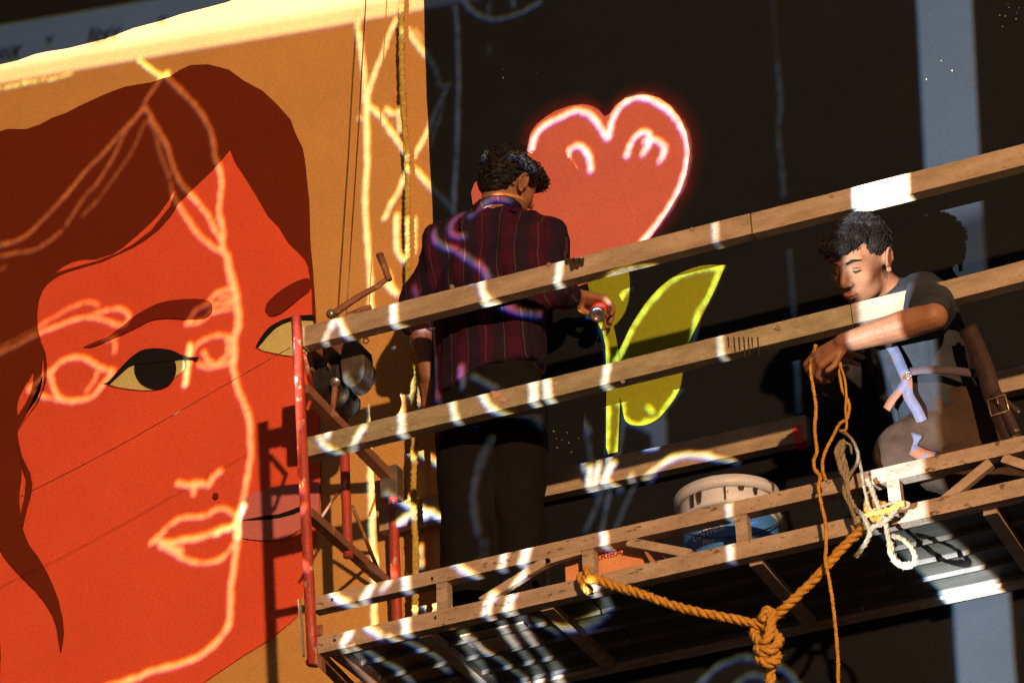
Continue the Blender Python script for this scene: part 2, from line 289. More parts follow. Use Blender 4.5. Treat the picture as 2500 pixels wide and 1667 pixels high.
DRIP = mat('dried dark paint drip', (.045,.03,.022), (.02,.015,.012), .5, 30)
WHITEP = mat('white bucket plastic', (.54,.58,.70), (.44,.47,.56), .45, 10, spots=((.10,.08,.07), 9, .68), spec=.4)
BLUEL = mat('blue label', (.045,.19,.60), (.035,.16,.50), .4, 12, spots=((.10,.30,.52), 30, .66), spec=.4)
CARD = mat('orange carton', (.60,.27,.13), (.52,.22,.10), .8, 6, bump=.2)
REDINK = mat('red print', (.30,.03,.03)); WHITEI = mat('white print', (.75,.70,.72)); REDT = mat('red tape', (.62,.06,.05)); CAPR = mat('red cap', (.75,.04,.03), rough=.35)
CARD2 = mat('salmon paint splash', (.50,.30,.22)); GREY2 = mat('grey paint splash', (.22,.19,.165))
ASPH = mat('asphalt', (.05,.05,.05), (.035,.035,.035), .9, 3, bump=.5)

# ------------------------------------------------------------ helpers
class MB:
    def __init__(s): s.v = []; s.f = []
    def add(s, v, f): o = len(s.v); s.v += [Vector(x) for x in v]; s.f += [tuple(i+o for i in q) for q in f]; return s
    def box(s, a, b):
        a, b = Vector(a), Vector(b); vs = [(x, y, z) for z in (a.z, b.z) for y in (a.y, b.y) for x in (a.x, b.x)]
        return s.add(vs, [(0,2,3,1),(4,5,7,6),(0,1,5,4),(2,6,7,3),(0,4,6,2),(1,3,7,5)])
    def beam(s, p, q, wv, hv):                  # p->q with half extents wv, hv (vectors)
        p, q, wv, hv = map(Vector, (p, q, wv, hv)); vs = [e+a*wv+b*hv for e in (p, q) for a, b in ((-1,-1),(1,-1),(1,1),(-1,1))]
        return s.add(vs, [(3,2,1,0),(4,5,6,7),(0,1,5,4),(1,2,6,5),(2,3,7,6),(3,0,4,7)])
    def tube(s, pts, r, n=8, cap=True):
        P = [Vector(p) for p in pts]; rr = r if isinstance(r, (list, tuple)) else [r]*len(P)
        t0 = (P[1]-P[0]).normalized(); a = t0.orthogonal().normalized(); rings = []; vs = []
        for i, p in enumerate(P):
            t = (P[min(i+1, len(P)-1)]-P[max(i-1, 0)]).normalized(); a = (a-t*a.dot(t)).normalized(); b = t.cross(a)
            for k in range(n):
                an = 2*math.pi*k/n; vs.append(p+(a*math.cos(an)+b*math.sin(an))*rr[i])
        fs = [(i*n+k, i*n+(k+1) % n, (i+1)*n+(k+1) % n, (i+1)*n+k) for i in range(len(P)-1) for k in range(n)]
        if cap: fs += [tuple(range(n))[::-1], tuple(range((len(P)-1)*n, len(P)*n))]
        return s.add(vs, fs)
    def prism(s, pts, dv):                      # polygon (list of vectors) extruded by dv
        P = [Vector(p) for p in pts]; n = len(P); dv = Vector(dv)
        return s.add(P+[p+dv for p in P], [tuple(range(n)), tuple(range(2*n-1, n-1, -1))]+[(i, i+n, (i+1) % n+n, (i+1) % n) for i in range(n)])
    def ell(s, c, rad, M=None, nu=12, nv=8):
        c = Vector(c); vs = []; M = M or Matrix.Identity(3)
        for j in range(nv+1):
            th = math.pi*j/nv
            for i in range(nu):
                ph = 2*math.pi*i/nu; vs.append(c+M@Vector((rad[0]*math.sin(th)*math.cos(ph), rad[1]*math.sin(th)*math.sin(ph), rad[2]*math.cos(th))))
        fs = [(j*nu+i, (j+1)*nu+i, (j+1)*nu+(i+1) % nu, j*nu+(i+1) % nu) for j in range(nv) for i in range(nu)]
        return s.add(vs, fs)
    def lathe(s, c, ax, prof, n=32):            # prof: (radius, distance along axis)
        c, ax = Vector(c), Vector(ax).normalized(); a = ax.orthogonal().normalized(); b = ax.cross(a); vs = []
        for r_, h in prof:
            for k in range(n):
                an = 2*math.pi*k/n; vs.append(c+ax*h+(a*math.cos(an)+b*math.sin(an))*r_)
        return s.add(vs, [(i*n+k, i*n+(k+1) % n, (i+1)*n+(k+1) % n, (i+1)*n+k) for i in range(len(prof)-1) for k in range(n)])
def tag(o, label=None, cat=None, group=None, kind=None):
    for k, v in (('label', label), ('category', cat), ('group', group), ('kind', kind)):
        if v: o[k] = v
    return o
def root(name, loc, label, cat, group=None):
    o = bpy.data.objects.new(name, None); o.empty_display_size = .1; o.location = loc; o['wpos'] = list(Vector(loc)); col.objects.link(o)
    return tag(o, label, cat, group)
def wpos(o): return Vector(o['wpos']) if o is not None and 'wpos' in o else Vector((0,0,0))
def fix(me):
    bm = bmesh.new(); bm.from_mesh(me); bmesh.ops.remove_doubles(bm, verts=bm.verts, dist=1e-6)
    bmesh.ops.recalc_face_normals(bm, faces=bm.faces); bm.to_mesh(me); bm.free()
def obj(name, m, material, parent=None, smooth=False, bevel=0, clean=True):
    lo_ = Vector([min(v[i] for v in m.v) for i in range(3)]); hi = Vector([max(v[i] for v in m.v) for i in range(3)]); c = (lo_+hi)/2
    me = bpy.data.meshes.new(name); me.from_pydata([v-c for v in m.v], [], m.f)
    if clean: fix(me)
    if bevel:
        bm = bmesh.new(); bm.from_mesh(me); bmesh.ops.bevel(bm, geom=list(bm.edges), offset=bevel, segments=1, affect='EDGES', clamp_overlap=True); bm.to_mesh(me); bm.free()
    if smooth: me.polygons.foreach_set('use_smooth', [True]*len(me.polygons))
    me.materials.append(material); o = bpy.data.objects.new(name, me); col.objects.link(o); o['wpos'] = list(c)
    o.parent = parent; o.location = c-wpos(parent) if parent else c
    return o
def rope(pts, r, pitch=5.2, n=6, step=None, sm=8, fuzz=1.0):
    P = [Vector(p) for p in catmull([tuple(p) for p in pts], sm)]
    step = step or r*.9; out = [P[0]]; acc = 0
    for a, b in zip(P[:-1], P[1:]):
        Ls = (b-a).length; k = max(1, int(Ls/step)); out += [a.lerp(b, (i+1)/k) for i in range(k)]
    m = MB(); t0 = (out[1]-out[0]).normalized(); a = t0.orthogonal().normalized(); fr = []; ln = 0
    for i, p in enumerate(out):
        t = (out[min(i+1, len(out)-1)]-out[max(i-1, 0)]).normalized(); a = (a-t*a.dot(t)).normalized(); ln += (p-out[i-1]).length if i else 0
        fr.append((p, a.copy(), t.cross(a), ln))
    for k in range(3):
        S = [p+(a*math.cos(l/(r*pitch)*2*math.pi+k*2.094)+b*math.sin(l/(r*pitch)*2*math.pi+k*2.094))*r*.47 for p, a, b, l in fr]
        m.tube([q+Vector((noise.noise(q*70), noise.noise(q*70+Vector((3,1,0))), noise.noise(q*70+Vector((0,5,2)))))*r*.22 for q in S], [r*(.56+.11*noise.noise(q*45+Vector((k*7,0,0)))) for q in S], n)
    for p, a, b, l in fr[::2]:                  # loose fibres
        for _ in range(2):
            if random.random() > fuzz*.8: continue
            an = random.uniform(0, 6.28); o_ = (a*math.cos(an)+b*math.sin(an)); q = p+o_*r*.9; tq = a.cross(b)*random.uniform(-1,1)
            e_ = q+(o_+tq*1.4).normalized()*random.uniform(.25,.75)*r; m.tube([q, q.lerp(e_, .5)+tq*r*.1, e_], [.0007,.0006,.0003], 3)
    return m
def cord(pts, r, n=7, sm=7, wob=.0):
    P = [Vector(p) for p in catmull([tuple(p) for p in pts], sm)]
    rs = [r*(1+.22*noise.noise(p*60)) for p in P]
    P = [p+Vector((noise.noise(p*25), noise.noise(p*25+Vector((9,0,0))), noise.noise(p*25+Vector((0,9,0)))))*wob for p in P]
    return MB().tube(P, rs, n)

# ------------------------------------------------------------ ground, wall, mural
g = MB().add([(-300,-300,-6.7),(300,-300,-6.7),(300,300,-6.7),(-300,300,-6.7)], [(0,1,2,3)])
tag(obj('ground', g, ASPH), kind='structure')
wall = obj('wall', MB().box((-9,.0,-6.72),(9,.35,4.5)), BLACK)
tag(wall, 'black painted building wall carrying the mural, behind the scaffold', 'wall')
def sheet(name, pts, material, lvl, smooth=True, label=None, parent=wall):
    P = catmull(list(pts)+[pts[0]], 4)[:-1] if smooth else pts
    Y = -.004*lvl
    o = obj(name, MB().prism([at(x, y, 0)+Vector((0, Y, 0)) for x, y in P], (0, .0035, 0)), material, parent)
    if label: o['label'] = label
    return o
sheet('painted_background', [(-900,340),(-90,180),(-40,170),(0,160),(44,150),(88,134),(116,128),(163,121),(180,117),(259,97),(299,82),(327,71),(384,56),(422,44),(442,37),(510,20),(558,7),(600,-12),(760,-60),(1034,-80),(1036,27),(1037,100),(1040,170),(1042,240),(1046,300),(1048,365),(1051,420),(1055,480),(1057,533),(1059,620),(1063,760),(1068,930),(1072,1088),(1077,1250),(1080,1389),(1090,1667),(1095,1900),(-900,2400)], ORANGE, 1, False, 'orange field with a wavy upper edge')
sheet('painted_hair', [(-900,480),(-60,335),(0,325),(20,318),(68,318),(102,306),(129,291),(163,279),(204,258),(259,233),(306,215),(374,204),(401,194),(418,190),(439,175),(469,162),(510,160),(561,173),(599,201),(643,224),(680,259),(711,294),(724,330),(741,364),(748,408),(751,442),(757,493),(758,533),(760,601),(765,652),(770,720),(774,790),(765,900),(700,1300),(400,1800),(-900,2300)], MAROON, 2, False)
FACE = [(565,372),(575,398),(599,435),(629,483),(656,531),(684,560),(707,598),(731,621),(747,638),(755,655),(759,683),(764,717),(765,771),(769,800),(776,900),(781,1000),(784,1090),(787,1180),(784,1230),(778,1290),(770,1343),(758,1391),(730,1504),(717,1519),(674,1553),(649,1572),(600,1601),(503,1667),(400,1730),(0,1900),(-900,2250),(-900,1100),(-60,1062),(48,1062),(61,1033),(82,1009),(99,985),(112,955),(119,924),(119,894),(116,866),(105,839),(97,805),(95,771),(100,737),(109,713),(122,696),(146,679),(170,669),(204,659),(255,644),(289,628),(327,611),(360,591),(391,567),(422,533),(439,503),(469,473),(517,427),(544,398)]
sheet('painted_face', FACE, RED, 3, False, 'red face of the painted woman')
sheet('painted_face', [(430,471),(412,500),(388,533),(364,557),(337,581),(306,608),(279,625),(238,638),(204,639),(180,645),(160,655),(141,669),(190,655),(238,642),(289,622),(327,601),(371,567),(398,533),(418,508)], RED, 3, False, 'thin red sliver between two hair strands')
sheet('painted_face', z4((250,1125),(245,1200),(225,1270),(190,1340),(140,1420),(135,1370),(150,1300),(190,1220),(225,1170)), RED, 3, False, 'small red ear sliver')
sheet('painted_face', z4((325,1030),(331,1120),(322,1220),(283,1310),(220,1400),(143,1545),(200,1452),(268,1350),(306,1260),(316,1150)), RED, 4, False, 'thin red sliver beside the cheek')
sheet('painted_lock', [(-900,1100),(-60,1000),(20,1040),(48,1055),(60,1134),(59,1168),(53,1219),(58,1280),(65,1304),(78,1335),(99,1362),(119,1396),(136,1433),(150,1471),(160,1515),(163,1549),(160,1576),(156,1597),(150,1563),(146,1535),(136,1505),(119,1477),(95,1447),(68,1420),(41,1392),(17,1362),(0,1335),(-60,1290),(-900,1500)], MAROON, 5, False, 'long curled maroon lock ending in a point')
sheet('painted_lock', [(-300,1440),(-60,1460),(0,1528),(5,1550),(9,1600),(6,1667),(-20,1760),(-300,1800)], MAROON, 5, False)
sheet('painted_lock', [(50,1070),(62,1120),(82,1161),(87,1188),(83,1219),(73,1253),(65,1290),(60,1290),(60,1260),(70,1212),(73,1175),(62,1140),(50,1100)], MAROON, 6, False, 'thin looping strand')
sheet('painted_eyebrow', z4((620,940),(700,905),(780,875),(830,840),(900,790),(970,730),(1050,680),(1150,630),(1250,607),(1350,597),(1450,597),(1520,615),(1538,660),(1530,700),(1480,735),(1350,742),(1240,735),(1120,745),(1020,790),(920,840),(830,880),(760,910),(680,940)), BROWN, 5)
sheet('painted_eyebrow', z4((1925,680),(1935,630),(1990,570),(2060,520),(2150,470),(2230,450),(2250,500),(2230,545),(2170,590),(2100,650),(2030,700),(1960,718)), BROWN, 5)
eye = sheet('painted_eye', z4((805,1210),(870,1150),(930,1095),(985,1065),(1285,1020),(1335,1030),(1345,1080),(1320,1120),(1270,1160),(1210,1210),(1160,1240),(1050,1250),(940,1240),(850,1225)), EYEW, 5, True)
sheet('painted_iris', [(387+51*math.cos(a*.2618), 907+50*math.sin(a*.2618)) for a in range(24)], INK, 6, False, parent=eye)
sheet('painted_lash', z4((760,1210),(800,1200),(850,1150),(900,1090),(960,1030),(1020,985),(1080,962),(1170,958),(1260,970),(1320,1000),(1380,1020),(1450,1022),(1430,1040),(1380,1043),(1320,1036),(1270,1045),(1150,1060),(985,1075),(930,1105),(870,1160),(820,1205),(790,1215)), INK, 7, True, parent=eye)
eye = sheet('painted_eye', z4((1870,945),(1930,870),(1990,810),(2075,765),(2180,750),(2265,757),(2272,990),(2150,1010),(2050,998),(1960,980),(1900,965)), EYEW, 5, False)
sheet('painted_lash', z4((1860,940),(1900,870),(1960,800),(2040,755),(2080,740),(2150,725),(2262,715),(2270,750),(2150,755),(2075,770),(2000,810),(1940,870),(1880,940)), INK, 6, True, parent=eye)
sheet('painted_mouth', [(592,1262),(596,1232),(612,1218),(634,1205),(660,1199),(720,1188),(784,1182),(786,1220),(782,1262),(735,1300),(700,1322),(640,1324),(594,1318)], PINK, 5, False, 'pink painted lips at the profile')
sheet('painted_mouth', [(601,1276),(640,1268),(690,1261),(720,1251),(745,1241),(755,1247),(722,1262),(690,1270),(640,1275)], INK, 6, False, 'dark line between the lips')
sheet('painted_mole', [(533+7*math.cos(a*.5236), 1216+8*math.sin(a*.5236)) for a in range(12)], BROWN, 5, False)
flower = sheet('painted_heart', [(1165,525),(1155,500),(1151,472),(1160,448),(1200,415),(1255,400),(1283,390),(1289,360),(1296,326),(1310,306),(1330,289),(1358,272),(1392,260),(1426,256),(1446,260),(1463,270),(1477,286),(1490,279),(1504,258),(1528,241),(1558,234),(1579,233),(1610,240),(1636,258),(1660,287),(1677,325),(1685,372),(1677,425),(1661,470),(1628,524),(1590,580),(1545,630),(1490,672),(1400,705),(1300,690),(1220,630),(1185,570)], CORAL, 1, False, 'coral heart shaped flower')
# mist of the spray can round the heart: thin coats of paint that fade out
def mist():
    m = bpy.data.materials.new('coral overspray'); m.use_nodes = True; nt = m.node_tree; N = nt.nodes.new; K = nt.links.new; b = nt.nodes['Principled BSDF']
    b.inputs['Base Color'].default_value = (.42,.05,.04,1); b.inputs['Roughness'].default_value = .9; b.inputs['Specular IOR Level'].default_value = .05
    a = N('ShaderNodeAttribute'); a.attribute_name = 'coat'; n = N('ShaderNodeTexNoise'); n.inputs['Scale'].default_value = 9; tcn = N('ShaderNodeTexCoord'); K(tcn.outputs['Object'], n.inputs[0])
    q = N('ShaderNodeMath'); q.operation = 'MULTIPLY'; K(a.outputs['Fac'], q.inputs[0]); K(n.outputs[0], q.inputs[1]); K(q.outputs[0], b.inputs['Alpha'])
    pts = [at(x, y, 0) for x, y in catmull([(1289,360),(1296,326),(1310,306),(1330,289),(1358,272),(1392,260),(1426,256),(1446,260),(1463,270),(1477,286),(1490,279),(1504,258),(1528,241),(1558,234),(1579,233),(1610,240),(1636,258),(1660,287),(1677,325),(1685,372),(1677,425),(1661,470),(1628,524),(1590,580)], 3)]
    c = at(1480,430,0); rings = []; vs = []; al = []
    for k in range(6):
        for p in pts:
            dd = (p-c).normalized()*(.07*k/5); q_ = p+dd; vs.append((q_.x, -.002, q_.z)); al.append((1-k/5)**2*.30)
    n_ = len(pts); me = bpy.data.meshes.new('painted_overspray'); me.from_pydata(vs, [], [(k*n_+i, k*n_+i+1, (k+1)*n_+i+1, (k+1)*n_+i) for k in range(5) for i in range(n_-1)])
    at_ = me.attributes.new('coat', 'FLOAT', 'POINT'); at_.data.foreach_set('value', al); me.materials.append(m)
    o = bpy.data.objects.new('painted_overspray', me); col.objects.link(o); o.parent = wall; o.location = -wpos(wall)
mist()
sheet('painted_leaf', V((1668,611),(1620,612),(1575,625),(1530,652),(1490,692),(1455,745),(1430,795),(1412,835),(1422,875),(1430,930),(1440,970),(1470,979),(1505,968),(1530,945),(1558,905),(1568,870),(1575,810),(1595,765),(1620,715),(1645,665)), OLIVE, 2, True, 'broad olive leaf with a pointed tip')
sheet('painted_leaf', V((1352,655),(1370,630),(1400,612),(1430,610),(1446,628),(1447,680),(1435,722),(1412,750),(1390,765),(1372,735)), OLIVE, 2, True, 'rounded olive leaf')
sheet('painted_stem', V((1358,660),(1382,740),(1394,800),(1396,860),(1395,1030),(1400,1046),(1422,1040),(1428,900),(1428,840),(1418,780),(1405,720)), OLIVE, 3, False)

rs_ = random.Random(5)
for cx_, cy_, sp_, n_ in ((1375,1075,38,9), (2462,15,40,11), (2300,190,60,3), (1240,180,90,3), (2060,560,80,2), (1700,1500,200,4)):
    for _ in range(n_):
        x_, y_ = rs_.gauss(cx_, sp_*.5), rs_.gauss(cy_, sp_*.5); q_ = rs_.uniform(.6, 1.5)
        sheet('paint_speck', [(x_+q_*math.cos(k*1.05)*rs_.uniform(.7,1.2), y_+q_*math.sin(k*1.05)*rs_.uniform(.7,1.2)) for k in range(6)], EYEW, 1, False)
# ------------------------------------------------------------ suspended scaffold
fx = at(735, 1500, F).x
sca = root('suspended_scaffold', (fx, -.33, DECKZ), 'long suspended work platform with tan rails, red end frame and plank deck', 'scaffold')
RT = .040                                        # thickness of the rails towards the wall
def xrail(name, a, b, hpx, parent=sca, m=WOOD, Yf=F, t=RT, seg=14, wav=.0016):
    # board whose front face carries the photographed edge: top edge from a to b
    A, B = at(*a, Yf), at(*b, Yf); h = hpx*DIST/FOC*1.115; mb = MB(); n = seg; vs = []
    for i in range(n+1):
        k = i/n; p = A.lerp(B, k); w1 = wav*noise.noise(Vector((p.x*3, hpx, 1))); w2 = wav*noise.noise(Vector((p.x*4, hpx, 7)))
        vs += [Vector((p.x, Yf+w2, p.z-h+w1)), Vector((p.x, Yf+w2, p.z+w1)), Vector((p.x, Yf+t+w2, p.z+w1)), Vector((p.x, Yf+t+w2, p.z-h+w1))]
    fs = [(3,2,1,0), (n*4, n*4+1, n*4+2, n*4+3)]+[(i*4+k, i*4+(k+1) % 4, (i+1)*4+(k+1) % 4, (i+1)*4+k) for i in range(n) for k in range(4)]
    return obj(name, mb.add(vs, fs), m, parent)
xrail('guard_board', (734,799), (1830,521), 47); xrail('guard_board', (1833.5,521), (2900,250), 47)
xrail('guard_board', (747,1068), (2075,743), 44, m=WOOD2); xrail('guard_board', (2078,742), (2900,536), 44)
def drips(px0, py0, lst, Yf=F):
    for dx, w_, l in lst:
        a = at(px0+dx, py0, Yf-.0015)
        drip = MB().prism([a+Vector((-w_,0,.004)), a+Vector((w_,0,.004)), a+Vector((w_*.6,0,-l)), a+Vector((0,0,-l*1.15)), a+Vector((-w_*.7,0,-l))], (0,-.001,0)); obj('paint_drip', drip, DRIP, sca)
drips(1800, 826, [(-22,.002,.028),(-8,.002,.050),(4,.0025,.036),(16,.002,.058),(27,.002,.045),(36,.0018,.030),(50,.002,.050)])
drips(1400, 634, [(-16,.008,.016),(-4,.010,.034),(8,.011,.030),(20,.009,.022)])
for cx_, cy_, q_ in ((1212,962,15), (1228,975,11), (1104,700,9), (1690,560,8), (2030,480,7), (1520,930,7), (890,1060,8), (1900,800,9), (1340,645,7)):
    ps_ = [at(cx_+q_*math.cos(k*.7)*rs_.uniform(.5,1.3), cy_+q_*.8*math.sin(k*.7)*rs_.uniform(.5,1.2), F-.002) for k in range(9)]
    obj('paint_splash', MB().prism(ps_, (0,-.0008,0)), CARD2 if q_ > 10 else GREY2, sca)
# lower truss: two chords, uprights, diagonals, bolt holes
xrail('truss_chord', (764,1457), (2900,972), 30, m=TRUSS, wav=.0008)
xrail('truss_chord', (775,1556), (2900,1076), 34, m=TRUSS, wav=.0008)
for x in (1077, 1433, 1806, 2178, 2560):
    y0 = 1457-(x-764)*.2271+30; y1 = 1556-(x-775)*.2259+4
    a = at(x, y0, F); b = at(x+6, y1, F); b.x = a.x
    obj('truss_upright', MB().beam(a+Vector((0,RT/2,.002)), Vector((a.x, a.y+RT/2, b.z)), (.0175,0,0), (0,RT*.42,0)), TRUSS, sca)
def diag(a, b, w_=.013, Yf=F+.012, m=TRUSS):
    A, B = at(*a, Yf), at(*b, Yf); d_ = (B-A).normalized(); nn = Vector((0,1,0)).cross(d_)
    obj('truss_brace', MB().beam(A, B, (0,.010,0), nn*w_), m, sca)
diag(md((820,650))[0], md((1600,165))[0]); diag(md((1560,190))[0], md((1960,70))[0]); diag(me((330,1035))[0], me((930,1150))[0]); diag((2262,1260), (2420,1130)); diag((2450,1120), (2540,1150))
for x, y in ((811,1462),(1055,1410),(817,1561),(1063,1506)):
    c = at(x, y+1, F-.0012); hole = MB().prism([c+Vector((.0045*math.cos(k*.785), 0, .0055*math.sin(k*.785))) for k in range(8)], (0,-.0012,0)); obj('bolt_hole', hole, DRIP, sca)
ZC = at(1097, 1525, F).z                        # underside of the chords
# rear chord, rear guard boards
RY = -.070
X0 = at(775, 1556, F).x
obj('rear_chord', MB().box((X0,-.085,ZC+.004),(3.0,-.045,ZC+.046)), TRUSS, sca)
xrail('rear_guard_board', (925,1238), (1966,1012), 58, Yf=RR); xrail('rear_guard_board', (2395,915), (2900,800), 50, Yf=RR)
obj('red_tape', MB().box(at(1938,1084,RR-.003), at(1968,1050,RR+.043)), REDT, sca)
# cross beams under the deck
for x in (.7, ):
    pass
for (xa, ya) in ((790,1590),(1009,1545),(1305,1478),(1812,1362),(2385,1236),(2700,1170)):
    X = onz(xa, ya, ZC).x+.02
    obj('cross_beam', MB().beam((X,F+RT,ZC+.012),(X,-.086,ZC+.012),(.019,0,0),(0,0,.012)), RUST if xa < 900 else TRUSS, sca)
# deck planks run along the platform; turned-down lips get a lighter colour so they read as lit
ys = [F+RT+.004, -.435, -.315, -.200, -.090]
seams = [X0+.02, .42, 1.22, 2.1, 2.95]
for j in range(4):
    for i in range(4):
        off = (.13 if j % 2 else 0)*(i > 0)
        a, b = seams[i]-off*(i > 0), seams[i+1]-(.13 if j % 2 else 0)*(i < 3)
        ya, yb = ys[j]+.004, ys[j+1]-.004; zz = ZC+.026
        m = MB().box((a+.003,ya,zz),(b-.003,yb,zz+.012))
        pl_ = obj('deck_plank', m, ALU, sca)
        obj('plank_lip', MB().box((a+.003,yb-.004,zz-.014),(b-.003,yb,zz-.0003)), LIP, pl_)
DECK = ZC+.038
obj('deck_patch', MB().box(onz(1130,1560,ZC+.017)-Vector((.0,.02,0)), onz(1130,1560,ZC+.017)+Vector((.20,.13,.006))), TRUSS, sca)
# red end frame
XE = at(722, 1200, F-.012).x
def post(a, b, r_, m=REDP, name='end_post', par=sca): return obj(name, MB().tube([Vector(a).lerp(Vector(b), k/8) for k in range(9)], r_, 12), m, par, True)
pt, pb = at(723,775,F-.01), at(764,1622,F-.01)
post(pt, pb, .0165)
RX = at(957,1180,-.06); RB = at(962,1530,-.06)
mt, mbm = at(840,1075,-.33), at(850,1345,-.33)
post(at(838,1020,-.33), mbm+Vector((0,0,-.02)), .0155)
post(Vector((RX.x,-.06,RX.z+.05)), Vector((RX.x+.01,-.06,RB.z-.12)), .0165)
def bar(a, b, r_=.011, m=RUST, name='end_bar', sq=False):
    a, b = Vector(a), Vector(b)
    if sq:
        d_ = (b-a).normalized(); s_ = Vector((0,0,1)); w_ = d_.cross(s_).normalized(); s_ = w_.cross(d_); return obj(name, MB().beam(a, b, w_*r_, s_*r_), m, sca)
    return obj(name, MB().tube([a, b], r_, 10), m, sca, True)
bar(at(742,950,F), at(950,1165,-.06), .0165, RUST, sq=True)
bar(at(752,1252,F), at(940,1420,-.06), .0145, RUST, sq=True)
bar(at(768,1592,F), onz(960,1785,ZC-.01), .015, RUST, sq=True)
bar(at(830,1196,-.33), at(785,1262,-.40), .0045); bar(at(860,1235,-.33), at(925,1395,-.10), .006); bar(at(740,862,F), at(765,955,-.50), .008, REDP); bar(at(765,955,-.50), at(750,1000,F), .006, REDP)
bar(at(905,1350,-.10), at(842,1345,-.3), .006)
obj('sleeve_box', MB().box(Vector((RX.x-.030,-.088,RX.z-.055)), Vector((RX.x+.030,-.036,RX.z+.052))), SHINY, sca, bevel=.003)
obj('clip_plate', MB().beam(at(731,1464,F-.028), at(741,1600,F-.028), (.0022,0,0), (0,.008,0)), TRUSS, sca)
obj('gusset', MB().box(at(768,1553,F+.006), at(790,1524,F+.016)), RUST, sca, bevel=.004)
obj('foot_plate', MB().prism([at(x, y, F-.005) for x, y in ((745,1612),(765,1600),(785,1602),(788,1636),(770,1622),(748,1622))], (0,.022,0)), RUST, sca)
# winch: housing blocks, curved cover, gear wheel, crank
wn = obj('winch', MB().box(at(748,905,-.47), at(800,838,-.36)), RUST, sca, bevel=.004)
obj('winch_block', MB().box(at(801,895,-.47), at(835,835,-.36)), RUST, wn, bevel=.006)
obj('winch_bore', MB().lathe(at(815,868,-.472), (0,1,0), [(.001,-.004),(.014,-.004),(.014,.004),(.010,.004),(.009,.0)], 16), DARKM, wn, True)
obj('winch_cover', MB().prism([at(x, y, -.47) for x, y in ((832,842),(846,830),(866,828),(884,842),(889,880),(886,915),(872,938),(850,944),(834,928),(828,885))], (0,.075,0)), GREY, wn, bevel=.006)
obj('winch_body', MB().box(at(754,962,-.45), at(862,890,-.35)), DARKM, wn, bevel=.010)
obj('drum', MB().lathe(at(822,968,-.43), (0,1,0), [(.001,-.01),(.046,-.01),(.046,.0),(.034,.005),(.034,.06),(.046,.065),(.046,.075),(.001,.075)], 28), DARKM, wn, True)
gm = MB(); cg = at(876,922,-.40)
for k in range(40):
    a0 = 2*math.pi*k/40; ps = []
    for da, rr_ in ((0,.050),(.03,.056),(.10,.056),(.13,.050)): ps.append((cg.x+rr_*math.cos(a0+da), rr_*math.sin(a0+da)+cg.z))
    gm.prism([Vector((p[0], cg.y-.012, p[1])) for p in ps]+[Vector((cg.x, cg.y-.012, cg.z))], (0,.024,0))
obj('gear', gm, DARKM, wn, clean=False)
tor = MB()
def ring(c, R_, r_, ax): 
    a = Vector(ax).orthogonal().normalized(); b = Vector(ax).cross(a).normalized(); return [Vector(c)+(a*math.cos(t*.3927)+b*math.sin(t*.3927))*R_ for t in range(17)]
tor.tube(ring(at(893,832,-.44), .0085, .0022, (0,1,.2)), .0022, 6); obj('ring', tor, RUST, wn, True)
obj('bolt', MB().tube([at(818,934,-.47), at(820,932,-.455)], .0165, 14), SHINY, wn, True, .002)
obj('hanger', MB().tube([at(818,945,-.46), at(812,1000,-.44), at(822,1040,-.36)], [.010,.009,.008], 8), RUST, wn, True)
ck = obj('crank', MB().tube([at(812,768,-.48), at(840,748,-.47), at(880,722,-.465), at(920,700,-.46), at(946,680,-.46)], [.012,.011,.010,.009,.008], 10), RUST, sca, True)
obj('crank_knob', MB().ell(at(808,766,-.485), (.016,.014,.017)), SHINY, ck, True)
obj('crank_grip', MB().tube([at(950,683,-.46), at(940,655,-.46), at(927,622,-.46)], [.011,.0105,.012], 12), RUST, ck, True)
obj('crank_lever', MB().tube([at(850,772,-.47), at(880,757,-.47), at(905,750,-.47)], [.010,.009,.009], 10), RUST, ck, True)

# ------------------------------------------------------------ cables and hanging rope
c1 = MB().tube([at(897,-60,-.2), at(885,136,-.2), at(876,306,-.2), at(861,533,-.2), at(846,760,-.2), at(838,860,-.3)], .0023, 6)
tag(obj('hoist_cable', c1, CABLE, None, True), 'thin vertical steel cable rising from the winch past the orange strip', 'cable')
c2 = MB().tube([at(-500,1510,-.55), at(0,1237,-.58), at(204,1134,-.59), at(330,1066,-.59), at(709,848,-.60)], .0014, 6)
tag(obj('guy_wire', c2, CABLE, None, True), 'thin dark wire slanting across the red painted cheek to the post', 'wire')
rp_ = rope([at(986,-120,-.045), at(982,0,-.045), at(980,68,-.045), at(984,238,-.045), at(990,340,-.045), at(996,425,-.045), at(994,533,-.045), at(996,640,-.045), at(1000,760,-.045), at(1008,900,-.06), at(1011,985,-.09), at(1011,1120,-.12), at(1010,1236,-.12), at(1015,1334,-.12), at(1015,1400,-.12), at(1014,1520,-.12)], .0125, n=6)
tag(obj('hanging_rope', rp_, ROPEY, None, True, clean=False), 'twisted yellow rope hanging vertically between orange wall and standing man', 'rope')

# ------------------------------------------------------------ things on and around the platform
def text_mesh(txt, size, ext=.0006):
    cu = bpy.data.curves.new('lettering', 'FONT'); cu.body = txt; cu.size = size; cu.extrude = ext; cu.resolution_u = 3
    o = bpy.data.objects.new('lettering', cu); col.objects.link(o); dg = bpy.context.evaluated_depsgraph_get(); me = bpy.data.meshes.new_from_object(o.evaluated_get(dg))
    m = MB().add([v.co.copy() for v in me.vertices], [tuple(p.vertices) for p in me.polygons]); bpy.data.objects.remove(o); bpy.data.curves.remove(cu); bpy.data.meshes.remove(me); return m
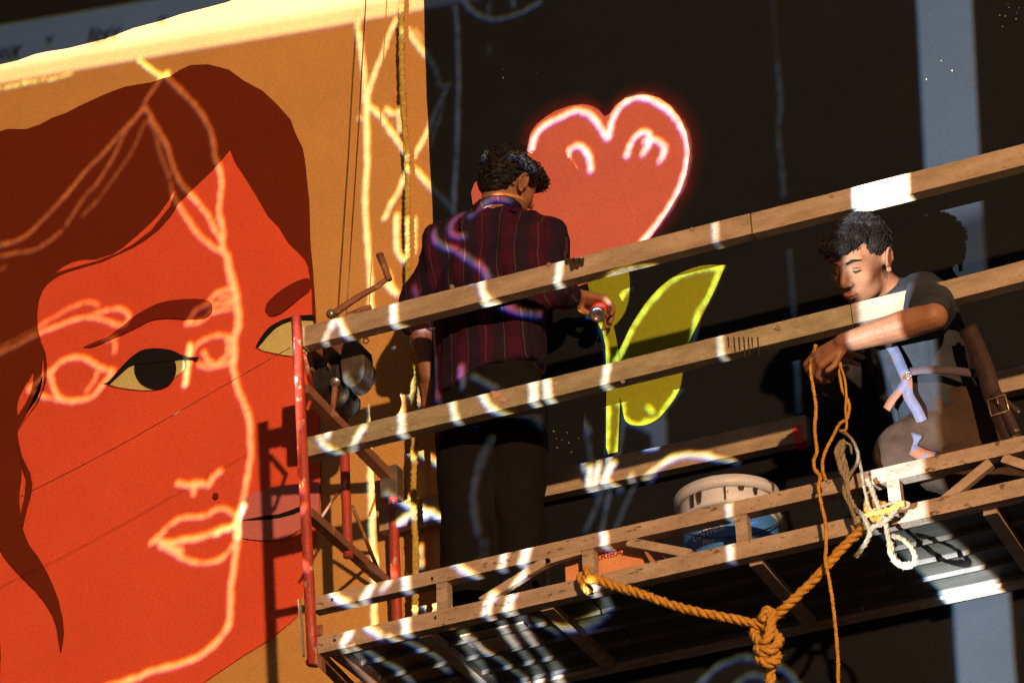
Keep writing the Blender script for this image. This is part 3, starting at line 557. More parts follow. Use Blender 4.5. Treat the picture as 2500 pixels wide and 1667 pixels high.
# bucket
BY = -.34
bc = at(1782, 1300, BY); bc.z = DECK
rT, rB, BH = .148, .128, .365
bk = root('paint_bucket', bc, 'large white paint bucket with blue label and black drips on deck', 'bucket')
top = at(1776, 1222, BY).z; BH = max(.30, min(.40, top-DECK))
obj('bucket_body', MB().lathe(bc, (0,0,1), [(.001,.001),(rB,.001),(rB,.004),(rT-.006,BH*.80),(rT-.004,BH-.012),(rT-.010,BH-.012),(rB-.006,.01),(.001,.01)], 48), WHITEP, bk, True)
rm = MB()
obj('bucket_rim', rm.lathe(bc, (0,0,1), [(rT-.004,BH-.034),(rT+.006,BH-.034),(rT+.006,BH),(rT-.006,BH),(rT-.006,BH-.034)], 48), WHITEP, bk, True)
obj('bucket_rib', MB().lathe(bc, (0,0,1), [(rT-.006,BH-.088),(rT+.005,BH-.086),(rT+.005,BH-.080),(rT-.006,BH-.078)], 48), WHITEP, bk, True)
def rad(h): return rB+(rT-.006-rB)*(h-.004)/(BH*.8-.004)
lb0, lb1 = .03, BH*.66
lbl = obj('label', MB().lathe(bc, (0,0,1), [(rad(lb0)+.0012,lb0),(rad(lb1)+.0012,lb1)], 64), BLUEL, bk, True)
cdir = math.atan2(CAM[1]-bc.y, CAM[0]-bc.x)
def wrap(m, h, da):
    for v in m.v:
        hh = h+v.y; a = cdir+da+v.x/rT; r_ = rad(hh)+.0016+v.z; v.x, v.y, v.z = bc.x+r_*math.cos(a), bc.y+r_*math.sin(a), bc.z+hh
    return m
t_ = text_mesh('comex', .043)
for v in t_.v: v.y += v.x*.10
obj('lettering', wrap(t_, lb0+.094, -.88), WHITEI, lbl)
t_ = text_mesh('Plus', .026); obj('lettering', wrap(t_, lb0+.070, -.62), WHITEI, lbl)
for k in range(7):
    a = cdir-1.2+k*.36+random.uniform(-.12,.12); h1 = BH-.036; l = random.choice((.012,.02,.035,.045)); w_ = random.choice((.002,.003,.008,.010))/rT
    ps = [(a-w_, h1), (a+w_, h1), (a+w_*.5, h1-l), (a-w_*.6, h1-l*.9)]
    obj('paint_drip', MB().prism([Vector((bc.x+(rT+.001)*math.cos(q), bc.y+(rT+.001)*math.sin(q), bc.z+h)) for q, h in ps], Vector((math.cos(a), math.sin(a), 0))*.001), DRIP, bk)
hd = [Vector((bc.x+(rT+.004)*math.cos(cdir+q)*1.03, bc.y+(rT+.004)*math.sin(cdir+q)*1.03, bc.z+BH-.06-.14*math.cos(q*.98))) for q in [(-1.5+.15*i) for i in range(21)]]
obj('handle', MB().tube(hd, .0022, 6), GREY, bk, True)
# carton
BX = at(1378, 1390, -.553); BX2 = at(1568, 1345, -.553); top = at(1470, 1318, -.553).z
ct = root('cardboard_box', ((BX.x+BX2.x)/2, -.40, DECK), 'orange carton with red lettering, on deck beside the worker feet', 'box')
obj('box_body', MB().box((BX.x,-.553,DECK+.001),(BX2.x,-.25,top)), CARD, ct, bevel=.003)
obj('box_flap', MB().prism([(BX.x+.004,-.553,top+.001),(BX2.x-.004,-.553,top+.001),(BX2.x-.01,-.48,top+.022),(BX.x+.01,-.48,top+.018)], (0,0,.003)), CARD, ct)
t_ = text_mesh('ARRIBA', .031)
p0 = at(1433, 1374, -.5545)
for v in t_.v: x, y, z = v; v.x, v.y, v.z = p0.x+x*1.05, p0.y-z, p0.z+y
obj('lettering', t_, REDINK, ct)
pc = at(1335, 1400, -.45)
tag(obj('rag', cord([at(1325,1372,-.45), at(1338,1385,-.46), at(1342,1410,-.46), at(1345,1432,-.45), at(1350,1440,-.44)], .011, 8), CREAM, None, True), 'crumpled pale rag left on deck beside orange carton', 'rag')
# the thick orange rope: slings under the lower chord and ends in a big knot
YR = F-.02
kn = at(1872, 1530, YR-.01)
def pt(x, y, dy=0.0): return at(x, y, YR+dy)
mrope = rope([pt(1425,1412,-.01), pt(1455,1414,-.012), pt(1500,1430), pt(1560,1448), pt(1640,1476), pt(1720,1497), pt(1790,1510), pt(1850,1524), pt(1872,1528)], .0145)
rt = root('sling_rope', (kn.x, kn.y, kn.z-.1), 'thick twisted orange rope slung under the platform with a big knot', 'rope')
obj('left_leg', mrope, ROPEM, rt, True, clean=False)
obj('right_leg', rope([pt(1880,1515,.01), pt(1925,1475), pt(1990,1412), pt(2050,1345), pt(2095,1298), pt(2125,1268,-.01), pt(2150,1240,.0)], .0142), ROPEM, rt, True, clean=False)
obj('tail', rope([pt(1882,1615), pt(1880,1660), pt(1876,1720), pt(1874,1800)], .0148), ROPEM, rt, True, clean=False)
obj('knot', rope([pt(1862,1515,-.012), pt(1868,1492,-.02), pt(1884,1496,-.018), pt(1882,1530,-.03), pt(1868,1568,-.03), pt(1850,1562,-.01), pt(1843,1543,.01), pt(1862,1532,.016), pt(1890,1545,.01), pt(1902,1562,-.01), pt(1888,1582,-.034), pt(1862,1592,-.034), pt(1850,1582,-.01), pt(1860,1570,.02), pt(1888,1590,.018), pt(1898,1605,-.01), pt(1878,1618,-.03), pt(1856,1608,-.022), pt(1866,1592,.012)], .0145), ROPEM, rt, True, clean=False)
obj('hitch', rope([pt(1420,1400,.0), pt(1415,1412,-.012), pt(1430,1440,-.012), pt(1440,1440,.03), pt(1447,1400,.075), pt(1440,1385,.06), pt(1432,1392,-.01), pt(1445,1416,-.02), pt(1470,1410,-.012)], .0095), ROPEM, rt, True, clean=False)
obj('hitch', rope([pt(2140,1258,-.01), pt(2118,1252,-.012), pt(2120,1215,.0), pt(2128,1205,.05), pt(2140,1240,.075), pt(2148,1272,.04), pt(2150,1262,-.012), pt(2155,1225,-.012)], .0105), ROPEM, rt, True, clean=False)
# thin orange cords from the crouching worker's hand
def yc(l, r_, nm, mt_, lab, cat_='cord', par=None, wob=.004, n=8, **k):
    o = obj(nm, rope([at(x, y, Yq) for x, y, Yq in l], r_, 6.5, 5, step=.006, sm=6), mt_, par, True, clean=False)
    if lab: tag(o, lab, cat_, **k)
    return o
Yh = F-.055
yc([(1992,842,Yh-.02),(1983,870,Yh),(1979,905,Yh),(1986,950,Yh),(1992,1000,Yh),(1989,1051,Yh),(1994,1102,Yh),(1987,1122,Yh),(1989,1145,Yh),(2002,1163,Yh),(1998,1191,Yh),(2006,1235,Yh),(2015,1275,Yh),(2017,1332,Yh),(2015,1368,Yh),(2025,1420,Yh),(2037,1500,Yh),(2044,1580,Yh),(2046,1640,Yh),(2044,1760,Yh)], .0058, 'dangling_cord', ROPEM, 'long thin orange cord falling from hand past the deck')
yc([(2052,885,Yh),(2050,915,Yh),(2058,955,Yh),(2073,985,Yh),(2068,1020,Yh),(2050,1035,Yh),(2035,1062,Yh),(2018,1095,Yh),(2009,1120,Yh),(2009,1148,Yh),(2017,1175,Yh)], .0052, 'dangling_cord', ROPEM, 'short orange cord looping from the thumb to the chord rail')
yc([(2050,890,Yh-.004),(2062,925,Yh-.01),(2066,965,Yh-.01),(2064,1000,Yh),(2067,1045,Yh-.005),(2050,1052,Yh-.005)], .0045, 'dangling_cord', ROPEM, 'second doubled strand of orange cord under the thumb')
cb_ = root('cord_bundle', at(2110,1250,Yh), 'tangled bundle of cream cords looped and tied round the lower rail', 'cord')
def cb(l, r_, m=CREAM): obj('cord_loop', rope([at(1900+x/3.92, 1000+y/3.92, Yh+dy) for x, y, dy in l], r_, 6.5, 5, step=.006, sm=6, fuzz=1.2), m, cb_, True, clean=False)
cb([(600,200,0),(660,240,0),(720,310,-.01),(765,420,-.01),(750,520,-.01),(700,600,0),(650,690,0),(625,760,0),(650,850,0),(690,930,0),(730,1020,0),(745,1090,0)], .0052)
cb([(640,300,0),(585,330,0),(560,400,0),(580,500,0),(610,600,0),(650,680,0),(660,760,0),(690,860,0),(740,950,0),(790,990,.0),(850,1080,0),(880,1160,-.01),(860,1230,-.01),(800,1330,-.01),(740,1410,0)], .0075)
cb([(620,300,.004),(600,400,.01),(625,500,.01),(650,600,.01),(655,660,.01)], .011)
cb([(700,420,0),(690,340,0),(650,320,.0)], .004); cb([(775,480,0),(800,600,0),(815,720,0),(845,840,0),(870,930,0),(900,965,0),(960,940,.0),(1060,900,-.015),(1160,880,-.01),(1240,890,.0),(1235,930,.0),(1150,950,-.01),(1080,1000,-.02),(1040,1060,-.01)], .0048)
cb([(850,660,0),(890,740,0),(930,850,0),(980,970,-.01),(1030,1080,-.015),(1040,1160,-.01),(1060,1250,0),(1070,1340,0),(1120,1440,0),(1200,1500,0),(1270,1490,0),(1310,1430,0),(1290,1350,0),(1230,1270,0),(1150,1220,0),(1090,1210,0)], .0075)
cb([(1075,1270,.004),(1080,1360,.006),(1130,1450,.006),(1200,1490,.006),(1270,1470,.006)], .010)
cb([(840,1010,0),(900,990,-.015),(980,980,-.02),(1060,960,-.02),(1140,920,-.02),(1200,905,-.01)], .009, ROPEY); cb([(900,1120,.0),(960,1090,-.015),(1030,1060,-.02),(1100,1000,-.02),(1140,940,-.015),(1120,900,-.0)], .0065); cb([(870,1180,0),(910,1120,-.015),(1000,1090,-.02),(1040,1030,-.02)], .007)
cb([(1010,900,0),(1040,960,-.02),(1060,1000,-.02)], .004, ROPEY); cb([(640,700,0),(660,800,0),(700,960,0),(735,1040,0),(740,1100,0)], .0055)

# ------------------------------------------------------------ bodies
def voxel(m, size, material, name, parent, smooth_it=4, fold=None, dec=None):
    me = bpy.data.meshes.new('tmp'); me.from_pydata(m.v, [], m.f)
    bm = bmesh.new(); bm.from_mesh(me); bmesh.ops.remove_doubles(bm, verts=bm.verts, dist=1e-6); bmesh.ops.recalc_face_normals(bm, faces=bm.faces); bm.to_mesh(me); bm.free()
    o = bpy.data.objects.new('tmp', me); col.objects.link(o)
    md_ = o.modifiers.new('r', 'REMESH'); md_.mode = 'VOXEL'; md_.voxel_size = size
    if smooth_it: s_ = o.modifiers.new('s', 'SMOOTH'); s_.factor = .5; s_.iterations = smooth_it
    dg = bpy.context.evaluated_depsgraph_get(); m2 = bpy.data.meshes.new_from_object(o.evaluated_get(dg)); bpy.data.objects.remove(o); bpy.data.meshes.remove(me)
    if fold:
        for v in m2.vertices: v.co += v.normal*fold(v.co)
    n = len(m2.vertices); a = np.empty(n*3); m2.vertices.foreach_get('co', a); a = a.reshape(-1, 3); c = (a.min(0)+a.max(0))/2; a -= c; m2.vertices.foreach_set('co', a.ravel()); m2.update()
    m2.name = name; m2.polygons.foreach_set('use_smooth', [True]*len(m2.polygons)); m2.materials.clear(); m2.materials.append(material)
    q = bpy.data.objects.new(name, m2); col.objects.link(q); q['wpos'] = [float(t) for t in c]; q.parent = parent; q.location = Vector(c)-(wpos(parent) if parent else Vector((0,0,0)))
    return q
def cap(m, p, q, r0, r1, n=14, sq=1.0, up=None):
    # tapered capsule, optionally flattened (sq) along the axis 'up'
    p, q = Vector(p), Vector(q); t = (q-p).normalized(); b = (Vector(up)-t*Vector(up).dot(t)).normalized() if up is not None else t.orthogonal().normalized(); a = t.cross(b); L_ = (q-p).length; prof = []
    for k in range(1, 5): th = k/4*math.pi/2; prof.append((r0*math.sin(th), -r0*math.cos(th)*.9))
    for k in range(1, 5): prof.append((r0+(r1-r0)*k/5, L_*k/5))
    for k in range(0, 4): th = k/4*math.pi/2; prof.append((r1*math.cos(th), L_+r1*math.sin(th)*.9))
    vs = [p+t*(-r0*.9)]
    for r_, h in prof:
        for i in range(n): an = 2*math.pi*i/n; vs.append(p+t*h+a*(r_*math.cos(an))+b*(r_*sq*math.sin(an)))
    vs.append(p+t*(L_+r1*.9)); K_ = len(prof); e = len(vs)-1
    fs = [(0, 1+(i+1) % n, 1+i) for i in range(n)]+[(1+k*n+i, 1+k*n+(i+1) % n, 1+(k+1)*n+(i+1) % n, 1+(k+1)*n+i) for k in range(K_-1) for i in range(n)]+[(1+(K_-1)*n+i, 1+(K_-1)*n+(i+1) % n, e) for i in range(n)]
    return m.add(vs, fs)
def chain(m, pts, rs, **k):
    for i in range(len(pts)-1): cap(m, pts[i], pts[i+1], rs[i], rs[i+1], **k)
class Frame:                                     # head frame: f forward, u up, s to the head's left
    def __init__(s, c, f, u, k=1.0): s.c = Vector(c); s.f = Vector(f).normalized(); u = Vector(u); s.u = (u-s.f*u.dot(s.f)).normalized(); s.s = s.u.cross(s.f); s.k = k; s.M = Matrix((s.s, s.f, s.u)).transposed()
    def p(s, x, y, z): return s.c+(s.s*x+s.f*y+s.u*z)*s.k
def camv(a, b, c): return Vector(RC[0]*a-RC[1]*b-RC[2]*c)
def soften(o, H, its=10):
    # relax the broad planes of the face; keep nose, lips and ears
    me = o.data; n = len(me.vertices); a = np.empty(n*3); me.vertices.foreach_get('co', a); a = a.reshape(-1, 3); off = np.array(wpos(o)); w_ = a+off-np.array(H.c)
    l = np.stack([w_@np.array(H.s), w_@np.array(H.f), w_@np.array(H.u)], 1)/H.k; rr = np.linalg.norm(l*np.array([1,1,.8]), axis=1)
    m_ = np.clip((.16-rr)/.03, 0, 1)*np.clip((.078-abs(l[:, 0]))/.006, 0, 1); keep = np.clip((l[:, 1]-.086)/.008, 0, 1)*np.clip((.034-abs(l[:, 0]))/.008, 0, 1)*np.clip((.045-l[:, 2])/.01, 0, 1); m_ *= 1-.85*keep
    e = np.empty(len(me.edges)*2, int); me.edges.foreach_get('vertices', e); e = e.reshape(-1, 2); near = rr < .20; e = e[near[e[:, 0]] & near[e[:, 1]]]
    ids = np.nonzero(near)[0]; mp_ = np.full(n, -1); mp_[ids] = np.arange(len(ids)); e = mp_[e]; b = a[ids]; mm = m_[ids][:, None]*.6; nn = len(ids); cnt = np.maximum(np.bincount(e.ravel(), minlength=nn), 1)[:, None]
    for _ in range(its):
        sm = np.stack([np.bincount(e[:, 0], b[e[:, 1], k], nn)+np.bincount(e[:, 1], b[e[:, 0], k], nn) for k in range(3)], 1)
        b = b+(sm/cnt-b)*mm
    a[ids] = b
    me.vertices.foreach_set('co', a.ravel()); me.update()
def head(m, H):
    k = H.k; E = lambda c, r_: m.ell(H.p(*c), [x*k for x in r_], H.M, 20, 14)
    E((0,-.012,.030), (.075,.096,.092)); E((0,.030,.005), (.064,.070,.090)); E((0,.036,-.045), (.056,.056,.066)); E((0,.060,-.092), (.026,.026,.022)); E((0,.040,-.080), (.044,.040,.030))
    for s_ in (1,-1):
        E((s_*.040,.060,-.022), (.026,.030,.026)); E((s_*.040,.022,-.066), (.022,.040,.030)); cap(m, H.p(s_*.012,.094,.036), H.p(s_*.050,.074,.034), .0115*k, .010*k)
        E((s_*.013,.103,-.030), (.010,.012,.009)); E((s_*.032,.080,.012), (.0155,.013,.011))
        # ear: shell, rim, lobe
        m.ell(H.p(s_*.080,-.012,-.004), (.009*k,.016*k,.026*k), H.M, 14, 10)
        R_ = [H.p(s_*(.087+.004*math.sin(q)), -.012+.018*math.cos(q), .002+.028*math.sin(q)) for q in [(-.6+i*.42) for i in range(11)]]
        chain(m, R_, [.0052*k]*11, n=8); cap(m, H.p(s_*.078,-.004,-.028), H.p(s_*.084,-.006,-.030), .009*k, .007*k)
    cap(m, H.p(0,.092,.028), H.p(0,.117,-.022), .0085*k, .0125*k); E((0,.119,-.026), (.0115,.011,.0105))
    chain(m, [H.p(-.024,.084,-.060), H.p(-.009,.0975,-.0555), H.p(0,.0985,-.058), H.p(.009,.0975,-.0555), H.p(.024,.084,-.060)], [.005*k,.0075*k,.0072*k,.0075*k,.005*k], n=10)
    chain(m, [H.p(-.020,.085,-.066), H.p(0,.097,-.0705), H.p(.020,.085,-.066)], [.005*k,.0085*k,.005*k], n=10)
def hand(m, wrist, d, nrm, side, curl=(.5,.6,.4), k=1.0, spread=.10, thumb=None):
    # palm along d, palm normal nrm (towards the palm side), side=+1: thumb on +cross side
    d = Vector(d).normalized(); nrm = Vector(nrm); nrm = (nrm-d*nrm.dot(d)).normalized(); x = d.cross(nrm)*side; w_ = Vector(wrist)
    for j in range(4): cap(m, w_+x*(.012-.008*j)*1.0*k, w_+d*.085*k+x*(.030-.020*j)*k, .0165*k, .0125*k)
    cap(m, w_, w_+d*.05*k, .025*k, .028*k, sq=.6, up=nrm)
    ln = ((.042,.026,.020),(.046,.030,.021),(.043,.028,.020),(.034,.021,.018)); out = []
    for j in range(4):
        p = w_+d*.088*k+x*(.030-.020*j)*k; a = 0; dd = (d+x*spread*(1.5-j)*.5).normalized(); c_ = curl if isinstance(curl[0], float) else curl[j]; P = [p-dd*.02*k]; P.append(p)
        for q in range(3):
            a += c_[q]; v = dd*math.cos(a)+nrm*math.sin(a); p = p+v*ln[j][q]*k; P.append(p)
        chain(m, P, [.0095*k,.0095*k,.0088*k,.0082*k,.0072*k], n=10); out.append(p)
    tp = thumb or [w_+x*.022*k+d*.015*k, w_+x*.042*k+d*.042*k+nrm*.012*k, w_+x*.046*k+d*.070*k+nrm*.030*k, w_+x*.036*k+d*.090*k+nrm*.045*k]
    chain(m, tp, [.015*k,.0115*k,.0102*k,.0085*k], n=10)
    return out
SKIN = mat('brown skin', (.26,.125,.07), (.19,.085,.046), .5, 14, bump=.15, spec=.35)
HAIR = mat('black hair', (.010,.008,.008), (.005,.004,.004), .62, 40, bump=.5, spec=.22, stretch=(1,1,.5))
LIPS = mat('lip skin', (.30,.09,.07), (.25,.07,.055), .45, 20)
def cloth(name, c1, c2, **k): return mat(name, c1, c2, .9, 6, bump=.5, spec=.1, **k)
DENIM = cloth('dark brown jeans', (.007,.0065,.007), (.004,.004,.0045)); SHOE = mat('dark shoe', (.03,.028,.035), (.015,.015,.02), .5, 12)
BSHIRT = cloth('faded black shirt', (.034,.038,.048), (.020,.023,.030)); JEANB = cloth('brown trousers', (.058,.038,.028), (.035,.022,.016))
LEATH = mat('dark leather', (.045,.025,.022), (.025,.015,.013), .4, 25, bump=.5, spec=.5); WEB = mat('lilac grey webbing', (.12,.13,.22), (.09,.10,.17), .7, 30, spots=((.22,.09,.05), 13, .52)); BELT = mat('lilac strap', (.075,.055,.075), (.05,.04,.05), .8, 30)
BRASS = mat('brass buckle', (.62,.42,.24), (.45,.30,.17), .3, 20, metal=.8)
def plaid():
    m = bpy.data.materials.new('maroon plaid flannel'); m.use_nodes = True; nt = m.node_tree; N = nt.nodes.new; K = nt.links.new; b = nt.nodes['Principled BSDF']; b.inputs['Roughness'].default_value = .95; b.inputs['Specular IOR Level'].default_value = .08
    tc = N('ShaderNodeTexCoord'); sp = N('ShaderNodeSeparateXYZ'); wn_ = N('ShaderNodeTexNoise'); wn_.inputs['Scale'].default_value = 5; K(tc.outputs['Object'], wn_.inputs[0]); K(tc.outputs['Object'], sp.inputs[0])
    def band(src, period, lo_, hi, ph=0.0):
        def M(op, a, b_=None):
            q = N('ShaderNodeMath'); q.operation = op
            for i, v in enumerate((a, b_)):
                if v is None: continue
                if isinstance(v, (int, float)): q.inputs[i].default_value = v
                else: K(v, q.inputs[i])
            return q.outputs[0]
        w_ = M('ADD', src, M('MULTIPLY', wn_.outputs[0], .03)); f_ = M('FRACT', M('ADD', M('DIVIDE', w_, period), ph)); r_ = N('ShaderNodeValToRGB'); e = r_.color_ramp.elements
        e[0].position = 0; e[0].color = (lo_, lo_, lo_, 1); e[1].position = .42; e[1].color = (lo_, lo_, lo_, 1)
        for p_, c_ in ((.5, hi), (.9, hi), (1.0, lo_)): q = e.new(p_); q.color = (c_, c_, c_, 1)
        K(f_, r_.inputs[0]); return r_.outputs[0]
    def mix(fac, a, c_, typ='MIX'):
        q = N('ShaderNodeMixRGB'); q.blend_type = typ
        for i, v in enumerate((fac, a, c_)):
            if isinstance(v, tuple): q.inputs[i].default_value = v
            elif isinstance(v, (int, float)): q.inputs[i].default_value = v
            else: K(v, q.inputs[i])
        return q.outputs[0]
    c = mix(band(sp.outputs[0], .085, 0.05, .75), (.014,.009,.020,1), (.046,.006,.020,1))
    c = mix(band(sp.outputs[2], .10, 0, .28, .3), c, (.008,.006,.012,1)); 
    th = band(sp.outputs[0], .0425, 0, 1, .55)
    ln = N('ShaderNodeMath'); ln.operation = 'FRACT'; dv = N('ShaderNodeMath'); dv.operation = 'DIVIDE'; dv.inputs[1].default_value = .0567; ad = N('ShaderNodeMath'); ad.operation = 'MULTIPLY_ADD'; ad.inputs[1].default_value = .03; K(wn_.outputs[0], ad.inputs[0]); K(sp.outputs[0], ad.inputs[2]); K(ad.outputs[0], dv.inputs[0]); K(dv.outputs[0], ln.inputs[0])
    lt = N('ShaderNodeMath'); lt.operation = 'LESS_THAN'; lt.inputs[1].default_value = .05; K(ln.outputs[0], lt.inputs[0]); c = mix(lt.outputs[0], c, (.06,.028,.035,1)); K(c, b.inputs['Base Color'])
    n3 = N('ShaderNodeTexNoise'); n3.inputs['Scale'].default_value = 70; bp = N('ShaderNodeBump'); bp.inputs['Strength'].default_value = .5; bp.inputs['Distance'].default_value = .004; K(tc.outputs['Object'], n3.inputs[0]); K(n3.outputs[0], bp.inputs['Height']); K(bp.outputs[0], b.inputs['Normal'])
    return m
PLAID = plaid()
def folds(amp, fx_=9, fz=4):
    def f(p): return amp*(noise.noise(Vector((p.x*fx_, p.y*fx_, p.z*fz)))+.5*noise.noise(Vector((p.x*fx_*2.3, p.y*fx_*2, p.z*fz*2+5))))
    return f
def hairdo(H, parent, base, locks, curl, name='hair', seed=1, sweep=0, ln=.024, th=1.0):
    rd = random.Random(seed); m = MB(); th_ = th
    for c, r_ in base: m.ell(H.p(*c), [x*H.k for x in r_], H.M, 20, 14)
    o = voxel(m, .0045, HAIR, name, parent, 2, lambda p: .005*noise.noise(p*55)+.004*noise.noise(p*120))
    q = MB()
    for i in range(locks):
        az = rd.uniform(0, 2*math.pi); z = rd.uniform(-.15, 1); rr = math.sqrt(max(0, 1-z*z)); c, r_ = base[rd.randrange(len(base))]
        dv = Vector((rr*math.cos(az), rr*math.sin(az), z)); p = Vector(c)+Vector((dv.x*r_[0], dv.y*r_[1], dv.z*r_[2]))*.97; pts = []; a0 = rd.uniform(0, 6.28); tang = Vector((rd.uniform(-1,1), rd.uniform(-.2,1), rd.uniform(-.8,.3))); tang = tang*(1-sweep)+Vector((-.35,.8,-.35))*sweep; tang = (tang-dv*tang.dot(dv)).normalized(); bn = dv.cross(tang)
        for k in range(7):
            t = k/6; pts.append(H.p(*(p+tang*ln*t+dv*(curl*.011*math.sin(a0+t*5)+.003)+bn*curl*.010*math.cos(a0+t*5))))
        q.tube(pts, [(.0010+.0018*math.sin(math.pi*(.12+.8*k/6)))*th_ for k in range(7)], 5)
    l_ = obj('hair_locks', q, HAIR, o, True, clean=False); l_['kind'] = 'stuff'; return o
def brow(H, s_, parent, y=.0, lift=0):
    m = MB(); m.tube([H.p(s_*.014,.106,.031+lift), H.p(s_*.032,.100,.038+lift), H.p(s_*.050,.082,.032+lift)], [.0032,.0042,.0018], 6); return obj('eyebrow', m, HAIR, parent, True)
def eyeclosed(H, s_, parent):
    obj('eyelid_line', MB().tube([H.p(s_*.019,.0915,.006), H.p(s_*.032,.0945,.0025), H.p(s_*.045,.086,.005)], [.0016,.0030,.0016], 6), HAIR, parent, True)
    obj('eyelid_fold', MB().tube([H.p(s_*.019,.092,.013), H.p(s_*.032,.096,.015), H.p(s_*.046,.086,.012)], [.0008,.0012,.0008], 6), HAIR, parent, True)

# ---- man standing with his back to us, spraying the flower's stem
fz = DECK
H1 = Frame(at(1243,452,-.32), camv(.70,-.42,-.58), camv(.20,.90,-.2), .93)
P1 = root('person', (at(1190,1440,-.34).x, -.34, DECK), 'man standing with his back turned, in maroon plaid shirt, spray painting', 'person')
m = MB(); head(m, H1)
nb = at(1212,545,-.34); sl, sr = at(1098,602,-.40), at(1328,590,-.29); el, wl = at(1020,772,-.36), at(1046,920,-.29)
er, wr = at(1352,712,-.31), at(1408,724,-.16)
hipL, hipR = at(1140,1035,-.36), at(1262,1020,-.30)
X_a = hipL.x-.01; X_b = hipR.x+.01
kL, kR = at(1142,1235,-.37), at(1258,1225,-.31); aL, aR = Vector((kL.x-.005,-.36,DECK+.10)), Vector((kR.x+.005,-.28,DECK+.10))
cap(m, H1.p(0,-.028,-.05), nb, .056, .064); chain(m, [nb+Vector((0,0,-.03)), at(1205,720,-.35), at(1200,880,-.34), at(1202,1010,-.33)], [.085,.095,.09,.10])
for sh, e_, w_ in ((sl, el, wl), (sr, er, wr)): chain(m, [nb+Vector((0,0,-.02)), sh, e_, w_], [.07,.055,.042,.027])
for h_, k_, a_ in ((hipL, kL, aL), (hipR, kR, aR)): chain(m, [h_, k_, a_, a_+Vector((.02,.09,-.05))], [.085,.06,.042,.035])
hand(m, wl, at(1058,990,-.27)-wl, (.3,1,-.2), -1, curl=(.7,.7,.4))
can0 = at(1458,770,-.165); can1 = at(1468,738,-.045); cax = (can1-can0).normalized()
hd_ = (at(1452,738,-.11)-wr)
hand(m, wr, hd_, (.25,.05,-1), 1, curl=(.75,.85,.5), spread=.05, thumb=[wr+Vector((.01,.01,-.012)), at(1415,752,-.14), at(1436,766,-.13), at(1452,764,-.115)])
body1 = voxel(m, .0042, SKIN, 'body', P1, 4); soften(body1, H1, 60)
# shirt: wide loose back, rolled sleeves
m = MB(); up_ = (0,1,0)
tor_ = [(1205,540,.125,.075,-.345), (1215,600,.185,.105,-.35), (1210,680,.205,.125,-.35), (1200,780,.190,.125,-.35), (1197,860,.185,.125,-.345), (1192,950,.185,.13,-.34)]
def loft(m, rings, n=28, tilt=None):
    vs = []
    for c, a, b, dz in rings:
        for i in range(n): an = 2*math.pi*i/n; vs.append(Vector(c)+Vector((a*math.cos(an)*abs(math.cos(an))**-.15 if abs(math.cos(an)) > .01 else 0, b*math.sin(an), dz*math.cos(an))))
    K_ = len(rings)
    return m.add(vs, [(k*n+i, k*n+(i+1) % n, (k+1)*n+(i+1) % n, (k+1)*n+i) for k in range(K_-1) for i in range(n)]+[tuple(range(n)), tuple(range((K_-1)*n, K_*n))])
R_ = []
for i, (x, y, a, b, Yc) in enumerate(tor_): R_.append((at(x, y, Yc), a, b, (-.0, .01, .015, .02, .03, .05)[i]))
loft(m, R_)
cap(m, nb+Vector((0,0,-.005)), nb+Vector((0,.01,-.06)), .070, .13); chain(m, [at(1190,590,-.35), sl, sl.lerp(el, .5), at(1024,742,-.37), el.lerp(wl, .08)], [.115,.088,.075,.064,.060]); chain(m, [at(1240,585,-.34), sr, sr.lerp(er, .45), er.lerp(sr, .1)], [.115,.086,.074,.062]); chain(m, [er, er.lerp(wr, .38)], [.060,.052])
shirt = voxel(m, .0075, PLAID, 'shirt', P1, 3, folds(.018, 13, 3.5))
cm = MB(); cp = [nb+Vector((math.cos(t)*.075, math.sin(t)*.068, .030-.016*math.sin(t-.4))) for t in [i*.4488 for i in range(15)]]; cm.tube(cp, .015, 8); obj('collar', cm, PLAID, P1, True)
m = MB(); wst = [(at(1195,900,-.335), .155,.115,0), (at(1198,960,-.335), .168,.125,0), (at(1200,1030,-.335), .178,.125,0), (at(1200,1085,-.335), .170,.11,0)]
loft(m, wst)
for h_, k_, a_ in ((hipL, kL, aL), (hipR, kR, aR)): chain(m, [h_, h_.lerp(k_, .5), k_, k_.lerp(a_, .5), a_+Vector((0,0,-.03))], [.100,.098,.088,.084,.080])
voxel(m, .009, DENIM, 'trousers', P1, 4, folds(.012, 10, 7))
for nm_, a_ in (('shoe', aL), ('shoe', aR)):
    m = MB(); cap(m, Vector((a_.x, a_.y-.03, DECK+.045)), Vector((a_.x+.03, a_.y+.13, DECK+.038)), .045, .040); m.box((a_.x-.045, a_.y-.07, DECK+.0), (a_.x+.06, a_.y+.165, DECK+.018)); cap(m, Vector((a_.x, a_.y, DECK+.11)), Vector((a_.x, a_.y, DECK+.05)), .05, .05)
    voxel(m, .007, SHOE, 'shoe', P1, 3)
hairdo(H1, P1, [((0,-.026,.040), (.083,.095,.087)), ((0,-.062,-.014), (.066,.056,.062)), ((0,.050,.066), (.070,.060,.042)), ((0,.098,.056), (.055,.030,.034)), ((-.058,.012,.045), (.030,.060,.042)), ((.058,.012,.045), (.030,.060,.042))], 900, .8, seed=4, th=.8)
brow(H1, 1, P1); brow(H1, -1, P1)
